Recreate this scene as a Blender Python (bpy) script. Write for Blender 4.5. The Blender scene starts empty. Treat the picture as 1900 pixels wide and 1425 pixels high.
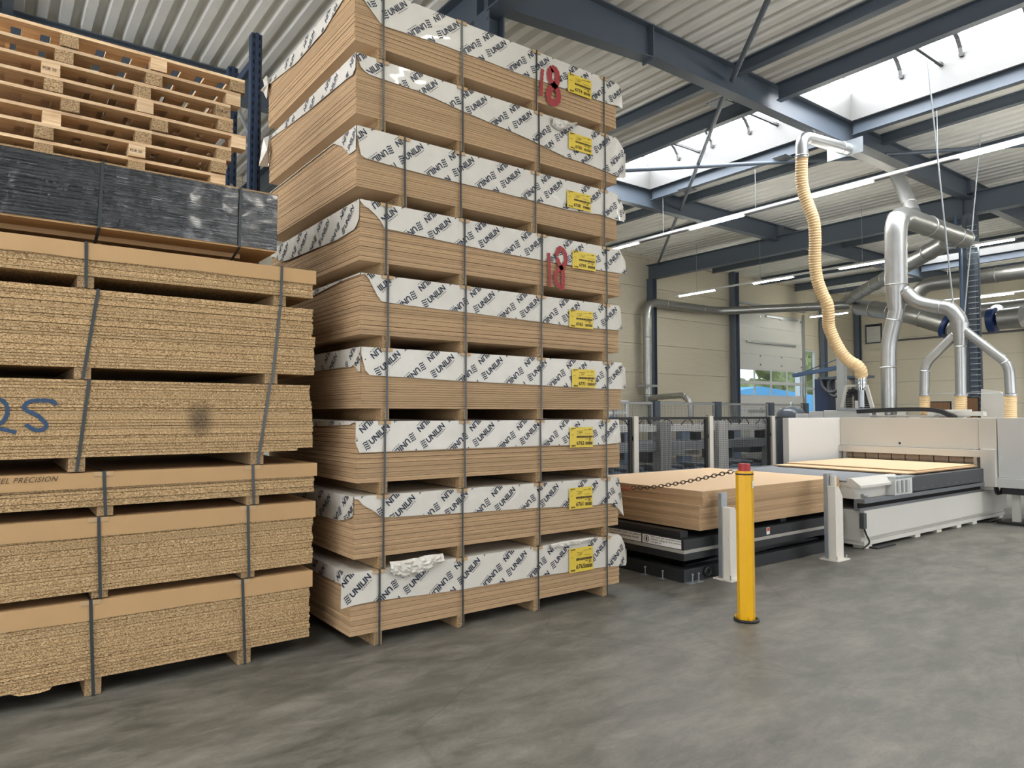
import bpy, bmesh, math, random
from mathutils import Vector, Matrix, noise

random.seed(7)
R = math.radians
S = bpy.context.scene
COL = S.collection

# ------------------------------------------------------------------ camera
F, CX, CY, CAMH = 1302.0, 950.0, 712.5, 1.755
PITCH = math.atan((768 - CY) / F)
YAW = Vector((.598, .8015)).normalized()
FW = Vector((YAW.x * math.cos(PITCH), YAW.y * math.cos(PITCH), math.sin(PITCH)))
RT = Vector((YAW.y, -YAW.x, 0.0))
UP = RT.cross(FW)
CAMP = Vector((0, 0, CAMH))
cam_data = bpy.data.cameras.new('camera')
cam = bpy.data.objects.new('camera', cam_data)
COL.objects.link(cam)
cam_data.sensor_width = 36.0
cam_data.lens = F / 1900.0 * 36.0
cam_data.clip_end = 300
m3 = Matrix((RT, UP, -FW)).transposed()
cam.matrix_world = Matrix.Translation(CAMP) @ m3.to_4x4()
S.camera = cam


def at(px, py, X=None, Y=None, Z=None):
    """point of the plane X=, Y= or Z= that the pixel looks at"""
    d = FW + RT * ((px - CX) / F) - UP * ((py - CY) / F)
    if X is not None:
        t = (X - CAMP.x) / d.x
    elif Y is not None:
        t = (Y - CAMP.y) / d.y
    else:
        t = (Z - CAMP.z) / d.z
    return CAMP + d * t


# ------------------------------------------------------------------ world, light, exposure
W = bpy.data.worlds.new('overcast_sky')
S.world = W
W.use_nodes = True
bg = W.node_tree.nodes['Background']
bg.inputs[0].default_value = (.86, .93, 1.0, 1)
bg.inputs[1].default_value = 1.5
SKYLIGHT_STRENGTH = 9.5     # daylight through the barrel skylights
TUBE_STRENGTH = 88.0         # LED tubes on the trunking
ADDED_DOOR_STRENGTH = 5.4          # glow of the added doors in the unseen walls behind and beside the camera
S.view_settings.view_transform = 'Standard'
S.view_settings.look = 'None'
S.view_settings.exposure = 0.28
S.view_settings.gamma = 1.0
S.view_settings.use_curve_mapping = False
S.cycles.max_bounces = 6
S.cycles.diffuse_bounces = 4
S.cycles.glossy_bounces = 3
S.cycles.transmission_bounces = 4
S.cycles.transparent_max_bounces = 12
S.cycles.sample_clamp_indirect = 6.0
S.cycles.caustics_reflective = False
S.cycles.caustics_refractive = False


# ------------------------------------------------------------------ materials
def lin(c):
    return tuple(((v / 255) / 12.92 if v / 255 <= .04045 else ((v / 255 + .055) / 1.055) ** 2.4) for v in c) + (1.0,)


MATS = {}


class NT:
    def __init__(self, name):
        self.m = bpy.data.materials.new(name)
        self.m.use_nodes = True
        self.t = self.m.node_tree
        self.b = self.t.nodes['Principled BSDF']
        MATS[name] = self.m

    def n(self, kind, **kw):
        nd = self.t.nodes.new(kind)
        for k, v in kw.items():
            if k.startswith('i_'):
                key = k[2:].replace('_', ' ')
                nd.inputs[int(key) if key.isdigit() else key].default_value = v
            else:
                setattr(nd, k, v)
        return nd

    def l(self, a, b):
        self.t.links.new(a, b)


def simple(name, rgb, rough=.5, metal=0.0, var=.06, scale=3.0, bump=0.0, bscale=60., coat=0.0, stretch=None, obvar=0.0, spec=.5):
    """plain painted / plastic / wood surface with faint tonal variation"""
    g = NT(name)
    b = g.b
    b.inputs['Roughness'].default_value = rough
    b.inputs['Metallic'].default_value = metal
    b.inputs['Specular IOR Level'].default_value = spec
    if coat:
        b.inputs['Coat Weight'].default_value = coat
    tc = g.n('ShaderNodeTexCoord')
    mp = g.n('ShaderNodeMapping')
    if stretch:
        mp.inputs['Scale'].default_value = stretch
    g.l(tc.outputs['Object'], mp.inputs['Vector'])
    nz = g.n('ShaderNodeTexNoise', i_Scale=scale, i_Detail=5.0)
    g.l(mp.outputs[0], nz.inputs['Vector'])
    c = lin(rgb)
    mx = g.n('ShaderNodeMix', data_type='RGBA')
    mx.inputs[6].default_value = tuple(v * (1 - var * 1.6) for v in c[:3]) + (1,)
    mx.inputs[7].default_value = tuple(min(1, v * (1 + var * 1.6)) for v in c[:3]) + (1,)
    g.l(nz.outputs['Fac'], mx.inputs[0])
    out = mx.outputs[2]
    if obvar:
        oi = g.n('ShaderNodeObjectInfo')
        mr = g.n('ShaderNodeMapRange', i_3=1 - obvar, i_4=1 + obvar)
        g.l(oi.outputs['Random'], mr.inputs[0])
        hs = g.n('ShaderNodeHueSaturation')
        g.l(out, hs.inputs['Color'])
        g.l(mr.outputs[0], hs.inputs['Value'])
        out = hs.outputs[0]
    g.l(out, b.inputs['Base Color'])
    if bump:
        n2 = g.n('ShaderNodeTexNoise', i_Scale=bscale, i_Detail=3.0)
        g.l(mp.outputs[0], n2.inputs['Vector'])
        bp = g.n('ShaderNodeBump', i_Strength=bump, i_Distance=.01)
        g.l(n2.outputs['Fac'], bp.inputs['Height'])
        g.l(bp.outputs[0], b.inputs['Normal'])
    return g.m


def emit(name, rgb, strength):
    g = NT(name)
    g.b.inputs['Base Color'].default_value = lin(rgb)
    g.b.inputs['Emission Color'].default_value = lin(rgb)
    g.b.inputs['Emission Strength'].default_value = strength
    return g.m


def mdf_material():
    g = NT('mdf')
    geo = g.n('ShaderNodeNewGeometry')
    sp = g.n('ShaderNodeSeparateXYZ')
    g.l(geo.outputs['Normal'], sp.inputs[0])
    ab = g.n('ShaderNodeMath', operation='ABSOLUTE')
    g.l(sp.outputs[2], ab.inputs[0])
    tc = g.n('ShaderNodeTexCoord')
    oi = g.n('ShaderNodeObjectInfo')
    ad = g.n('ShaderNodeVectorMath', operation='ADD')
    g.l(tc.outputs['Object'], ad.inputs[0])
    g.l(oi.outputs['Random'], ad.inputs[1])
    mp = g.n('ShaderNodeMapping')
    mp.inputs['Scale'].default_value = (1, 1, 3)
    g.l(ad.outputs[0], mp.inputs[0])
    nz = g.n('ShaderNodeTexNoise', i_Scale=26.0, i_Detail=5.0, i_Roughness=.7)
    g.l(mp.outputs[0], nz.inputs['Vector'])
    edge = g.n('ShaderNodeMix', data_type='RGBA')
    edge.inputs[6].default_value = lin((160, 131, 98))
    edge.inputs[7].default_value = lin((187, 157, 121))
    g.l(nz.outputs['Fac'], edge.inputs[0])
    face = g.n('ShaderNodeMix', data_type='RGBA')
    face.inputs[7].default_value = lin((216, 186, 150))
    g.l(ab.outputs[0], face.inputs[0])
    g.l(edge.outputs[2], face.inputs[6])
    mr = g.n('ShaderNodeMapRange', i_3=.87, i_4=1.1)
    g.l(oi.outputs['Random'], mr.inputs[0])
    hs = g.n('ShaderNodeHueSaturation')
    g.l(face.outputs[2], hs.inputs['Color'])
    g.l(mr.outputs[0], hs.inputs['Value'])
    g.l(hs.outputs[0], g.b.inputs['Base Color'])
    g.b.inputs['Roughness'].default_value = .72
    g.b.inputs['Specular IOR Level'].default_value = .25


def chip_material(name='chipboard', dark=(88, 63, 38), mid=(162, 131, 91), light=(220, 194, 152)):
    g = NT(name)
    tc = g.n('ShaderNodeTexCoord')
    oi = g.n('ShaderNodeObjectInfo')
    ml = g.n('ShaderNodeMath', operation='MULTIPLY', i_1=37.0)
    g.l(oi.outputs['Random'], ml.inputs[0])
    ad = g.n('ShaderNodeVectorMath', operation='ADD')
    g.l(tc.outputs['Object'], ad.inputs[0])
    g.l(ml.outputs[0], ad.inputs[1])
    mp = g.n('ShaderNodeMapping')
    mp.inputs['Scale'].default_value = (1, 1, 2.2)
    g.l(ad.outputs[0], mp.inputs[0])
    nz = g.n('ShaderNodeTexNoise', i_Scale=105.0, i_Detail=2.5, i_Roughness=.65)
    g.l(mp.outputs[0], nz.inputs['Vector'])
    cr = g.n('ShaderNodeValToRGB')
    e = cr.color_ramp.elements
    e[0].position, e[0].color = .34, lin(dark)
    e[1].position, e[1].color = .68, lin(light)
    k = e.new(.46)
    k.color = lin(mid)
    g.l(nz.outputs['Fac'], cr.inputs[0])
    mr = g.n('ShaderNodeMapRange', i_3=.9, i_4=1.1)
    g.l(oi.outputs['Random'], mr.inputs[0])
    hs = g.n('ShaderNodeHueSaturation')
    g.l(cr.outputs[0], hs.inputs['Color'])
    g.l(mr.outputs[0], hs.inputs['Value'])
    g.l(hs.outputs[0], g.b.inputs['Base Color'])
    g.b.inputs['Roughness'].default_value = .85
    g.b.inputs['Specular IOR Level'].default_value = .2
    bp = g.n('ShaderNodeBump', i_Strength=.5, i_Distance=.004)
    g.l(nz.outputs['Fac'], bp.inputs['Height'])
    g.l(bp.outputs[0], g.b.inputs['Normal'])


def film_material():
    g = NT('stretch_film')
    g.b.inputs['Base Color'].default_value = lin((26, 28, 31))
    g.b.inputs['Roughness'].default_value = .1
    g.b.inputs['Specular IOR Level'].default_value = 1.0
    g.b.inputs['Coat Weight'].default_value = .9
    g.b.inputs['Coat Roughness'].default_value = .12
    tc = g.n('ShaderNodeTexCoord')
    mp = g.n('ShaderNodeMapping')
    mp.inputs['Scale'].default_value = (.9, .9, 24)
    g.l(tc.outputs['Object'], mp.inputs[0])
    nz = g.n('ShaderNodeTexNoise', i_Scale=3.0, i_Detail=4.0, i_Distortion=.4)
    g.l(mp.outputs[0], nz.inputs['Vector'])
    n2 = g.n('ShaderNodeTexNoise', i_Scale=9.0, i_Detail=3.0)
    g.l(tc.outputs['Object'], n2.inputs['Vector'])
    m = g.n('ShaderNodeMath', operation='ADD')
    g.l(nz.outputs['Fac'], m.inputs[0])
    g.l(n2.outputs['Fac'], m.inputs[1])
    bp = g.n('ShaderNodeBump', i_Strength=1.0, i_Distance=.009)
    g.l(m.outputs[0], bp.inputs['Height'])
    g.l(bp.outputs[0], g.b.inputs['Normal'])


def floor_material():
    g = NT('concrete')
    tc = g.n('ShaderNodeTexCoord')
    mp = g.n('ShaderNodeMapping')
    mp.inputs['Scale'].default_value = (1.0, 2.2, 1)
    mp.inputs['Rotation'].default_value = (0, 0, R(-14))
    g.l(tc.outputs['Object'], mp.inputs[0])
    a = g.n('ShaderNodeTexNoise', i_Scale=.45, i_Detail=7.0, i_Roughness=.62, i_Distortion=.25)
    b = g.n('ShaderNodeTexNoise', i_Scale=2.6, i_Detail=9.0, i_Roughness=.72, i_Distortion=.35)
    c = g.n('ShaderNodeTexNoise', i_Scale=40.0, i_Detail=6.0, i_Roughness=.7)
    for q in (a, b, c):
        g.l(mp.outputs[0], q.inputs['Vector'])
    r1 = g.n('ShaderNodeValToRGB')
    e = r1.color_ramp.elements
    e[0].position, e[0].color = .33, lin((65, 65, 59))
    e[1].position, e[1].color = .68, lin((113, 109, 100))
    g.l(a.outputs['Fac'], r1.inputs[0])
    r2 = g.n('ShaderNodeValToRGB')
    e = r2.color_ramp.elements
    e[0].position, e[0].color = .40, lin((67, 67, 60))
    e[1].position, e[1].color = .68, lin((136, 131, 121))
    g.l(b.outputs['Fac'], r2.inputs[0])
    mx = g.n('ShaderNodeMix', data_type='RGBA')
    mx.inputs[0].default_value = .5
    g.l(r1.outputs[0], mx.inputs[6])
    g.l(r2.outputs[0], mx.inputs[7])
    # fine grain
    m2 = g.n('ShaderNodeMix', data_type='RGBA', blend_type='OVERLAY')
    m2.inputs[0].default_value = .35
    g.l(mx.outputs[2], m2.inputs[6])
    g.l(c.outputs['Color'], m2.inputs[7])
    bw = g.n('ShaderNodeRGBToBW')
    g.l(c.outputs['Color'], bw.inputs[0])
    g.l(bw.outputs[0], m2.inputs[7])
    # hairline cracks
    vo = g.n('ShaderNodeTexVoronoi', feature='DISTANCE_TO_EDGE', i_Scale=.38)
    n3 = g.n('ShaderNodeTexNoise', i_Scale=1.3, i_Detail=6.0)
    g.l(tc.outputs['Object'], n3.inputs['Vector'])
    m3_ = g.n('ShaderNodeMix', data_type='RGBA')
    m3_.inputs[0].default_value = .16
    g.l(tc.outputs['Object'], m3_.inputs[6])
    g.l(n3.outputs['Color'], m3_.inputs[7])
    g.l(m3_.outputs[2], vo.inputs['Vector'])
    cr = g.n('ShaderNodeMapRange', i_1=.0, i_2=.004, i_3=.82, i_4=1.0)
    g.l(vo.outputs[0], cr.inputs[0])
    m4 = g.n('ShaderNodeMix', data_type='RGBA', blend_type='MULTIPLY')
    m4.inputs[0].default_value = 1.0
    g.l(m2.outputs[2], m4.inputs[6])
    g.l(cr.outputs[0], m4.inputs[7])
    # sawdust spilt beside the saw table
    gm = g.n('ShaderNodeMapping')
    gm.inputs['Location'].default_value = (-11.7, -3.0, 0)
    g.l(tc.outputs['Object'], gm.inputs[0])
    sc = g.n('ShaderNodeVectorMath', operation='MULTIPLY')
    sc.inputs[1].default_value = (.36, 1.0, 1)
    g.l(gm.outputs[0], sc.inputs[0])
    ln = g.n('ShaderNodeVectorMath', operation='LENGTH')
    g.l(sc.outputs[0], ln.inputs[0])
    ad = g.n('ShaderNodeMath', operation='MULTIPLY_ADD', i_1=1.7, i_2=-.85)
    g.l(b.outputs['Fac'], ad.inputs[0])
    sm = g.n('ShaderNodeMath', operation='ADD')
    g.l(ln.outputs['Value'], sm.inputs[0])
    g.l(ad.outputs[0], sm.inputs[1])
    fr = g.n('ShaderNodeMapRange', i_1=1.05, i_2=.2, i_3=.0, i_4=.75)
    g.l(sm.outputs[0], fr.inputs[0])
    m5 = g.n('ShaderNodeMix', data_type='RGBA')
    m5.inputs[7].default_value = lin((196, 172, 130))
    g.l(fr.outputs[0], m5.inputs[0])
    g.l(m4.outputs[2], m5.inputs[6])
    g.l(m5.outputs[2], g.b.inputs['Base Color'])
    rr = g.n('ShaderNodeMapRange', i_3=.36, i_4=.62)
    g.l(b.outputs['Fac'], rr.inputs[0])
    g.l(rr.outputs[0], g.b.inputs['Roughness'])
    bp = g.n('ShaderNodeBump', i_Strength=.06, i_Distance=.01)
    g.l(c.outputs['Fac'], bp.inputs['Height'])
    g.l(bp.outputs[0], g.b.inputs['Normal'])


def wall_material():
    g = NT('wall_panel')
    tc = g.n('ShaderNodeTexCoord')
    wv = g.n('ShaderNodeTexWave', wave_type='BANDS', bands_direction='Z', i_Scale=5.0)
    g.l(tc.outputs['Object'], wv.inputs['Vector'])
    nz = g.n('ShaderNodeTexNoise', i_Scale=.6, i_Detail=3.0)
    g.l(tc.outputs['Object'], nz.inputs['Vector'])
    mx = g.n('ShaderNodeMix', data_type='RGBA')
    mx.inputs[6].default_value = lin((198, 190, 168))
    mx.inputs[7].default_value = lin((208, 200, 180))
    g.l(nz.outputs['Fac'], mx.inputs[0])
    g.l(mx.outputs[2], g.b.inputs['Base Color'])
    g.b.inputs['Roughness'].default_value = .5
    bp = g.n('ShaderNodeBump', i_Strength=.35, i_Distance=.006)
    g.l(wv.outputs['Fac'], bp.inputs['Height'])
    g.l(bp.outputs[0], g.b.inputs['Normal'])


def wood_material():
    g = NT('pallet_wood')
    tc = g.n('ShaderNodeTexCoord')
    oi = g.n('ShaderNodeObjectInfo')
    ml = g.n('ShaderNodeMath', operation='MULTIPLY', i_1=23.0)
    g.l(oi.outputs['Random'], ml.inputs[0])
    ad = g.n('ShaderNodeVectorMath', operation='ADD')
    g.l(tc.outputs['Object'], ad.inputs[0])
    g.l(ml.outputs[0], ad.inputs[1])
    mp = g.n('ShaderNodeMapping')
    mp.inputs['Scale'].default_value = (1.2, 14, 22)
    g.l(ad.outputs[0], mp.inputs[0])
    nz = g.n('ShaderNodeTexNoise', i_Scale=3.0, i_Detail=5.0, i_Distortion=.8)
    g.l(mp.outputs[0], nz.inputs['Vector'])
    cr = g.n('ShaderNodeValToRGB')
    e = cr.color_ramp.elements
    e[0].position, e[0].color = .3, lin((196, 158, 116))
    e[1].position, e[1].color = .7, lin((232, 204, 164))
    g.l(nz.outputs['Fac'], cr.inputs[0])
    mr = g.n('ShaderNodeMapRange', i_3=.82, i_4=1.12)
    g.l(oi.outputs['Random'], mr.inputs[0])
    hs = g.n('ShaderNodeHueSaturation')
    g.l(cr.outputs[0], hs.inputs['Color'])
    g.l(mr.outputs[0], hs.inputs['Value'])
    g.l(hs.outputs[0], g.b.inputs['Base Color'])
    g.b.inputs['Roughness'].default_value = .75


def glass_material(name='window_glass', gloss=.08):
    g = NT(name)
    tr = g.n('ShaderNodeBsdfTransparent')
    tr.inputs[0].default_value = (.93, .97, .98, 1)
    gl = g.n('ShaderNodeBsdfGlossy')
    gl.inputs['Roughness'].default_value = .03
    mx = g.n('ShaderNodeMixShader')
    mx.inputs[0].default_value = gloss
    g.l(tr.outputs[0], mx.inputs[1])
    g.l(gl.outputs[0], mx.inputs[2])
    g.l(mx.outputs[0], g.t.nodes['Material Output'].inputs[0])


mdf_material()
chip_material()
chip_material('bearer_chip', (92, 70, 46), (152, 124, 90), (198, 172, 134))
film_material()
floor_material()
wall_material()
wood_material()
glass_material()
glass_material('clear_plastic', .2)
simple('wrap_film', (206, 201, 190), rough=.38, var=.04, scale=6, bump=.35, bscale=16, coat=.15)
simple('print_ink', (24, 34, 54), rough=.5, var=.0)
simple('tag_yellow', (214, 186, 60), rough=.5, var=.05, scale=20)
simple('tag_ink', (60, 44, 22), rough=.6, var=.0)
simple('spray_red', (150, 46, 48), rough=.6, var=.08, scale=30)
simple('spray_blue', (44, 70, 98), rough=.7, var=.2, scale=60)
simple('pencil', (70, 52, 34), rough=.7, var=.0)
g = NT('smudge')
g.b.inputs['Base Color'].default_value = lin((74, 62, 50))
g.b.inputs['Roughness'].default_value = .85
tc_ = g.n('ShaderNodeTexCoord')
sb_ = g.n('ShaderNodeVectorMath', operation='SUBTRACT')
sb_.inputs[1].default_value = (.5, .5, .5)
g.l(tc_.outputs['Generated'], sb_.inputs[0])
mz_ = g.n('ShaderNodeVectorMath', operation='MULTIPLY')
mz_.inputs[1].default_value = (2, 0, 2)
g.l(sb_.outputs[0], mz_.inputs[0])
ln_ = g.n('ShaderNodeVectorMath', operation='LENGTH')
g.l(mz_.outputs[0], ln_.inputs[0])
nz_ = g.n('ShaderNodeTexNoise', i_Scale=60.0, i_Detail=3.0)
g.l(tc_.outputs['Object'], nz_.inputs['Vector'])
mr_ = g.n('ShaderNodeMapRange', i_1=1.0, i_2=.25, i_3=.0, i_4=.95)
g.l(ln_.outputs['Value'], mr_.inputs[0])
ml_ = g.n('ShaderNodeMath', operation='MULTIPLY')
g.l(mr_.outputs[0], ml_.inputs[0])
g.l(nz_.outputs['Fac'], ml_.inputs[1])
tr_ = g.n('ShaderNodeBsdfTransparent')
mx_ = g.n('ShaderNodeMixShader')
g.l(ml_.outputs[0], mx_.inputs[0])
g.l(tr_.outputs[0], mx_.inputs[1])
g.l(g.b.outputs[0], mx_.inputs[2])
g.l(mx_.outputs[0], g.t.nodes['Material Output'].inputs[0])
simple('strap', (50, 56, 57), rough=.34, var=.05, scale=8)
simple('cardboard', (182, 147, 103), rough=.8, var=.06, scale=4, bump=.08, bscale=30, obvar=.06)
simple('protector', (182, 152, 114), rough=.8, var=.08, scale=20)
simple('deck_sheet', (243, 242, 237), rough=.5, var=.05, scale=1.2)
simple('deck_screw', (90, 90, 88), rough=.4, metal=.6)
simple('steel_paint', (84, 94, 105), rough=.45, var=.06, scale=1.5)
simple('curb_darkened', (106, 106, 104), rough=.5, var=.02)  # white curb darkened in colour so the glazing light does not wash it out
simple('arch_grey', (60, 60, 60), rough=.5, var=.03)  # bars darkened as well, to show against the glowing sheets
simple('galvanised', (170, 171, 169), rough=.38, metal=.85, var=.08, scale=7)
simple('zinc_dull', (172, 178, 182), rough=.4, metal=.75, var=.08, scale=10)
simple('machine_white', (200, 197, 188), rough=.42, var=.03, scale=2, bump=.04, bscale=180)
simple('machine_light', (200, 200, 197), rough=.45, var=.02, scale=2, bump=.04, bscale=180)
simple('graphite', (70, 72, 75), rough=.5, var=.06, scale=5)
simple('lift_black', (26, 28, 30), rough=.5, var=.12, scale=5)
simple('black_rubber', (20, 21, 22), rough=.55, var=.1, scale=8)
simple('dark_gap', (14, 14, 14), rough=.9, var=.0)
simple('stripe_grey', (150, 146, 138), rough=.5, var=.05)
simple('sticker_white', (226, 224, 218), rough=.5, var=.03)
simple('sticker_red', (190, 50, 34), rough=.5, var=.02)
simple('bollard_yellow', (224, 170, 8), rough=.38, var=.03, scale=5, coat=.2)
simple('bollard_red', (156, 40, 44), rough=.45, var=.04)
simple('chain_iron', (48, 38, 32), rough=.5, metal=.5, var=.2, scale=30)
simple('chain_red', (150, 52, 44), rough=.5, var=.1, scale=30)
simple('fence_black', (34, 36, 38), rough=.5, var=.05)
simple('fence_grey', (150, 152, 150), rough=.45, metal=.3, var=.05)
simple('post_white', (214, 208, 196), rough=.5, var=.03)
simple('post_slate', (70, 78, 86), rough=.5, var=.05)
simple('rack_blue', (40, 56, 80), rough=.45, var=.06)
simple('hose_cream', (222, 192, 146), rough=.5, var=.06, scale=14, spec=.4)
simple('tank_slate', (72, 80, 88), rough=.32, var=.05, scale=4, coat=.3)
simple('jib_blue', (62, 82, 108), rough=.45, var=.04)
simple('cabinet_blue', (42, 56, 82), rough=.45, var=.05)
simple('panel_bluegrey', (120, 134, 150), rough=.45, var=.06)
simple('fan_blue', (30, 58, 110), rough=.4, var=.05)
simple('door_panel', (206, 206, 200), rough=.45, var=.03, scale=1)
simple('window_frame', (202, 204, 202), rough=.45, var=.03)
simple('wood_veneer', (120, 90, 62), rough=.7, var=.12, scale=4, stretch=(1, 12, 1))
simple('leaf_green', (140, 150, 104), rough=.8, var=.4, scale=1.6, bump=.8, bscale=3)
simple('tarp_blue', (70, 168, 226), rough=.5, var=.04)
simple('asphalt', (150, 148, 142), rough=.9, var=.08)
simple('outside_white', (232, 232, 228), rough=.7, var=.03)
simple('roller_steel', (128, 131, 134), rough=.5, metal=.6, var=.06, scale=20)
simple('brush_brown', (168, 150, 130), rough=.8, var=.2, scale=30)
emit('skylight_glazing', (250, 252, 255), SKYLIGHT_STRENGTH)
emit('door_glazing', (248, 250, 255), ADDED_DOOR_STRENGTH)
emit('led_tube', (255, 252, 240), TUBE_STRENGTH)


# ------------------------------------------------------------------ building helpers
def tag(o, label=None, cat=None, group=None, kind=None):
    if label:
        o['label'] = label
    if cat:
        o['category'] = cat
    if group:
        o['group'] = group
    if kind:
        o['kind'] = kind
    return o


def thing(name, label, cat, loc, group=None):
    o = bpy.data.objects.new(name, None)
    o.empty_display_size = .1
    COL.objects.link(o)
    o.location = loc
    o['_w'] = tuple(loc)
    return tag(o, label, cat, group)


def wloc(o):
    return Vector(o['_w']) if o is not None and '_w' in o else Vector((0, 0, 0))


def put(name, me, mat, parent, world):
    """link mesh data as an object whose world position is given (no rotations in this scene's parents)"""
    o = bpy.data.objects.new(name, me)
    COL.objects.link(o)
    if mat and not me.materials:
        me.materials.append(MATS[mat])
    o['_w'] = tuple(world)
    if parent is not None:
        o.parent = parent
        o.location = Vector(world) - wloc(parent)
    else:
        o.location = world
    return o


def mesh(name, verts, faces, mat, parent=None, smooth=False):
    """verts in world coordinates; origin at the bottom centre of the bounding box"""
    vs = [Vector(v) for v in verts]
    lo = Vector((min(v.x for v in vs), min(v.y for v in vs), min(v.z for v in vs)))
    hi = Vector((max(v.x for v in vs), max(v.y for v in vs), max(v.z for v in vs)))
    c = Vector(((lo.x + hi.x) / 2, (lo.y + hi.y) / 2, lo.z))
    me = bpy.data.meshes.new(name)
    me.from_pydata([v - c for v in vs], [], faces)
    if smooth:
        me.shade_smooth()
    return put(name, me, mat, parent, c)


BOXC = {}


def box(name, x0, x1, y0, y1, z0, z1, mat, parent=None, bevel=0.0):
    x0, x1 = min(x0, x1), max(x0, x1)
    y0, y1 = min(y0, y1), max(y0, y1)
    z0, z1 = min(z0, z1), max(z0, z1)
    d = (round(x1 - x0, 4), round(y1 - y0, 4), round(z1 - z0, 4))
    key = (d, mat, bevel)
    me = BOXC.get(key)
    if me is None:
        me = bpy.data.meshes.new(name)
        bm = bmesh.new()
        bmesh.ops.create_cube(bm, size=1.0)
        for v in bm.verts:
            v.co = Vector((v.co.x * d[0], v.co.y * d[1], v.co.z * d[2]))
        if bevel:
            bmesh.ops.bevel(bm, geom=bm.edges[:], offset=bevel, segments=2, affect='EDGES', profile=.6)
        bm.to_mesh(me)
        bm.free()
        BOXC[key] = me
    return put(name, me, mat, parent, ((x0 + x1) / 2, (y0 + y1) / 2, (z0 + z1) / 2))


class MB:
    """collects shapes into one mesh"""
    def __init__(self):
        self.v, self.f = [], []

    def box(self, x0, x1, y0, y1, z0, z1):
        n = len(self.v)
        self.v += [(x, y, z) for z in (z0, z1) for y in (y0, y1) for x in (x0, x1)]
        self.f += [tuple(n + i for i in q) for q in ((0, 2, 3, 1), (4, 5, 7, 6), (0, 1, 5, 4), (2, 6, 7, 3), (0, 4, 6, 2), (1, 3, 7, 5))]
        return self

    def prism(self, pts, axis, a0, a1):
        """extrude a 2D outline along an axis ('X': pts=(y,z), 'Y': pts=(x,z), 'Z': pts=(x,y))"""
        n, k = len(self.v), len(pts)
        for a in (a0, a1):
            for p, q in pts:
                self.v.append({'X': (a, p, q), 'Y': (p, a, q), 'Z': (p, q, a)}[axis])
        self.f.append(tuple(n + i for i in range(k)))
        self.f.append(tuple(n + k + i for i in reversed(range(k))))
        for i in range(k):
            j = (i + 1) % k
            self.f.append((n + i, n + k + i, n + k + j, n + j))
        return self

    def bar(self, p0, p1, w, h=None, roll=None):
        """square bar between two points"""
        h = h or w
        p0, p1 = Vector(p0), Vector(p1)
        d = (p1 - p0).normalized()
        u = roll if roll else (Vector((0, 0, 1)) if abs(d.z) < .95 else Vector((1, 0, 0)))
        s = d.cross(u).normalized()
        u = s.cross(d)
        n = len(self.v)
        for p in (p0, p1):
            for a, b in ((-1, -1), (1, -1), (1, 1), (-1, 1)):
                self.v.append(tuple(p + s * (a * w / 2) + u * (b * h / 2)))
        self.f += [(n, n + 3, n + 2, n + 1), (n + 4, n + 5, n + 6, n + 7)]
        for i in range(4):
            j = (i + 1) % 4
            self.f.append((n + i, n + j, n + 4 + j, n + 4 + i))
        return self

    def tube(self, pts, rad, n=16, caps=True):
        pts = [Vector(p) for p in pts]
        m = len(pts)
        rads = rad if isinstance(rad, (list, tuple)) else [rad] * m
        tg = []
        for i in range(m):
            a = pts[max(i - 1, 0)]
            b = pts[min(i + 1, m - 1)]
            tg.append((b - a).normalized())
        ref = Vector((0, 0, 1)) if abs(tg[0].z) < .9 else Vector((1, 0, 0))
        u = tg[0].cross(ref).normalized()
        base = len(self.v)
        for i in range(m):
            u = (u - tg[i] * u.dot(tg[i])).normalized()
            w = tg[i].cross(u)
            for k in range(n):
                a = 2 * math.pi * k / n
                self.v.append(tuple(pts[i] + (u * math.cos(a) + w * math.sin(a)) * rads[i]))
        for i in range(m - 1):
            for k in range(n):
                q = (k + 1) % n
                self.f.append((base + i * n + k, base + i * n + q, base + (i + 1) * n + q, base + (i + 1) * n + k))
        if caps:
            self.f.append(tuple(base + k for k in reversed(range(n))))
            self.f.append(tuple(base + (m - 1) * n + k for k in range(n)))
        return self

    def build(self, name, mat, parent=None, smooth=False):
        o = mesh(name, self.v, self.f, mat, parent)
        if smooth:
            o.data.shade_smooth()
            try:
                o.data.set_sharp_from_angle(angle=R(35))
            except Exception:
                pass
        return o


def fillet(pts, r, n=6):
    pts = [Vector(p) for p in pts]
    out = [pts[0]]
    for a, b, c in zip(pts, pts[1:], pts[2:]):
        u, w = (a - b), (c - b)
        k = min(r, u.length * .48, w.length * .48)
        p, q = b + u.normalized() * k, b + w.normalized() * k
        for i in range(n + 1):
            t = i / n
            out.append(p * (1 - t) ** 2 + b * 2 * t * (1 - t) + q * t * t)
    out.append(pts[-1])
    return out


def catmull(pts, n=8):
    P = [Vector(p) for p in pts]
    P = [P[0] * 2 - P[1]] + P + [P[-1] * 2 - P[-2]]
    out = []
    for i in range(1, len(P) - 2):
        a, b, c, d = P[i - 1:i + 3]
        for k in range(n):
            t = k / n
            out.append(.5 * (2 * b + (c - a) * t + (2 * a - 5 * b + 4 * c - d) * t * t + (3 * b - a - 3 * c + d) * t ** 3))
    out.append(P[-2])
    return out


def resample(pts, step):
    out, acc = [pts[0].copy()], 0.0
    for a, b in zip(pts, pts[1:]):
        L = (b - a).length
        if L < 1e-9:
            continue
        t = step - acc
        while t <= L:
            out.append(a + (b - a) * (t / L))
            t += step
        acc = (acc + L) % step if L >= step - acc else acc + L
    out.append(pts[-1].copy())
    return out


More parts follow.
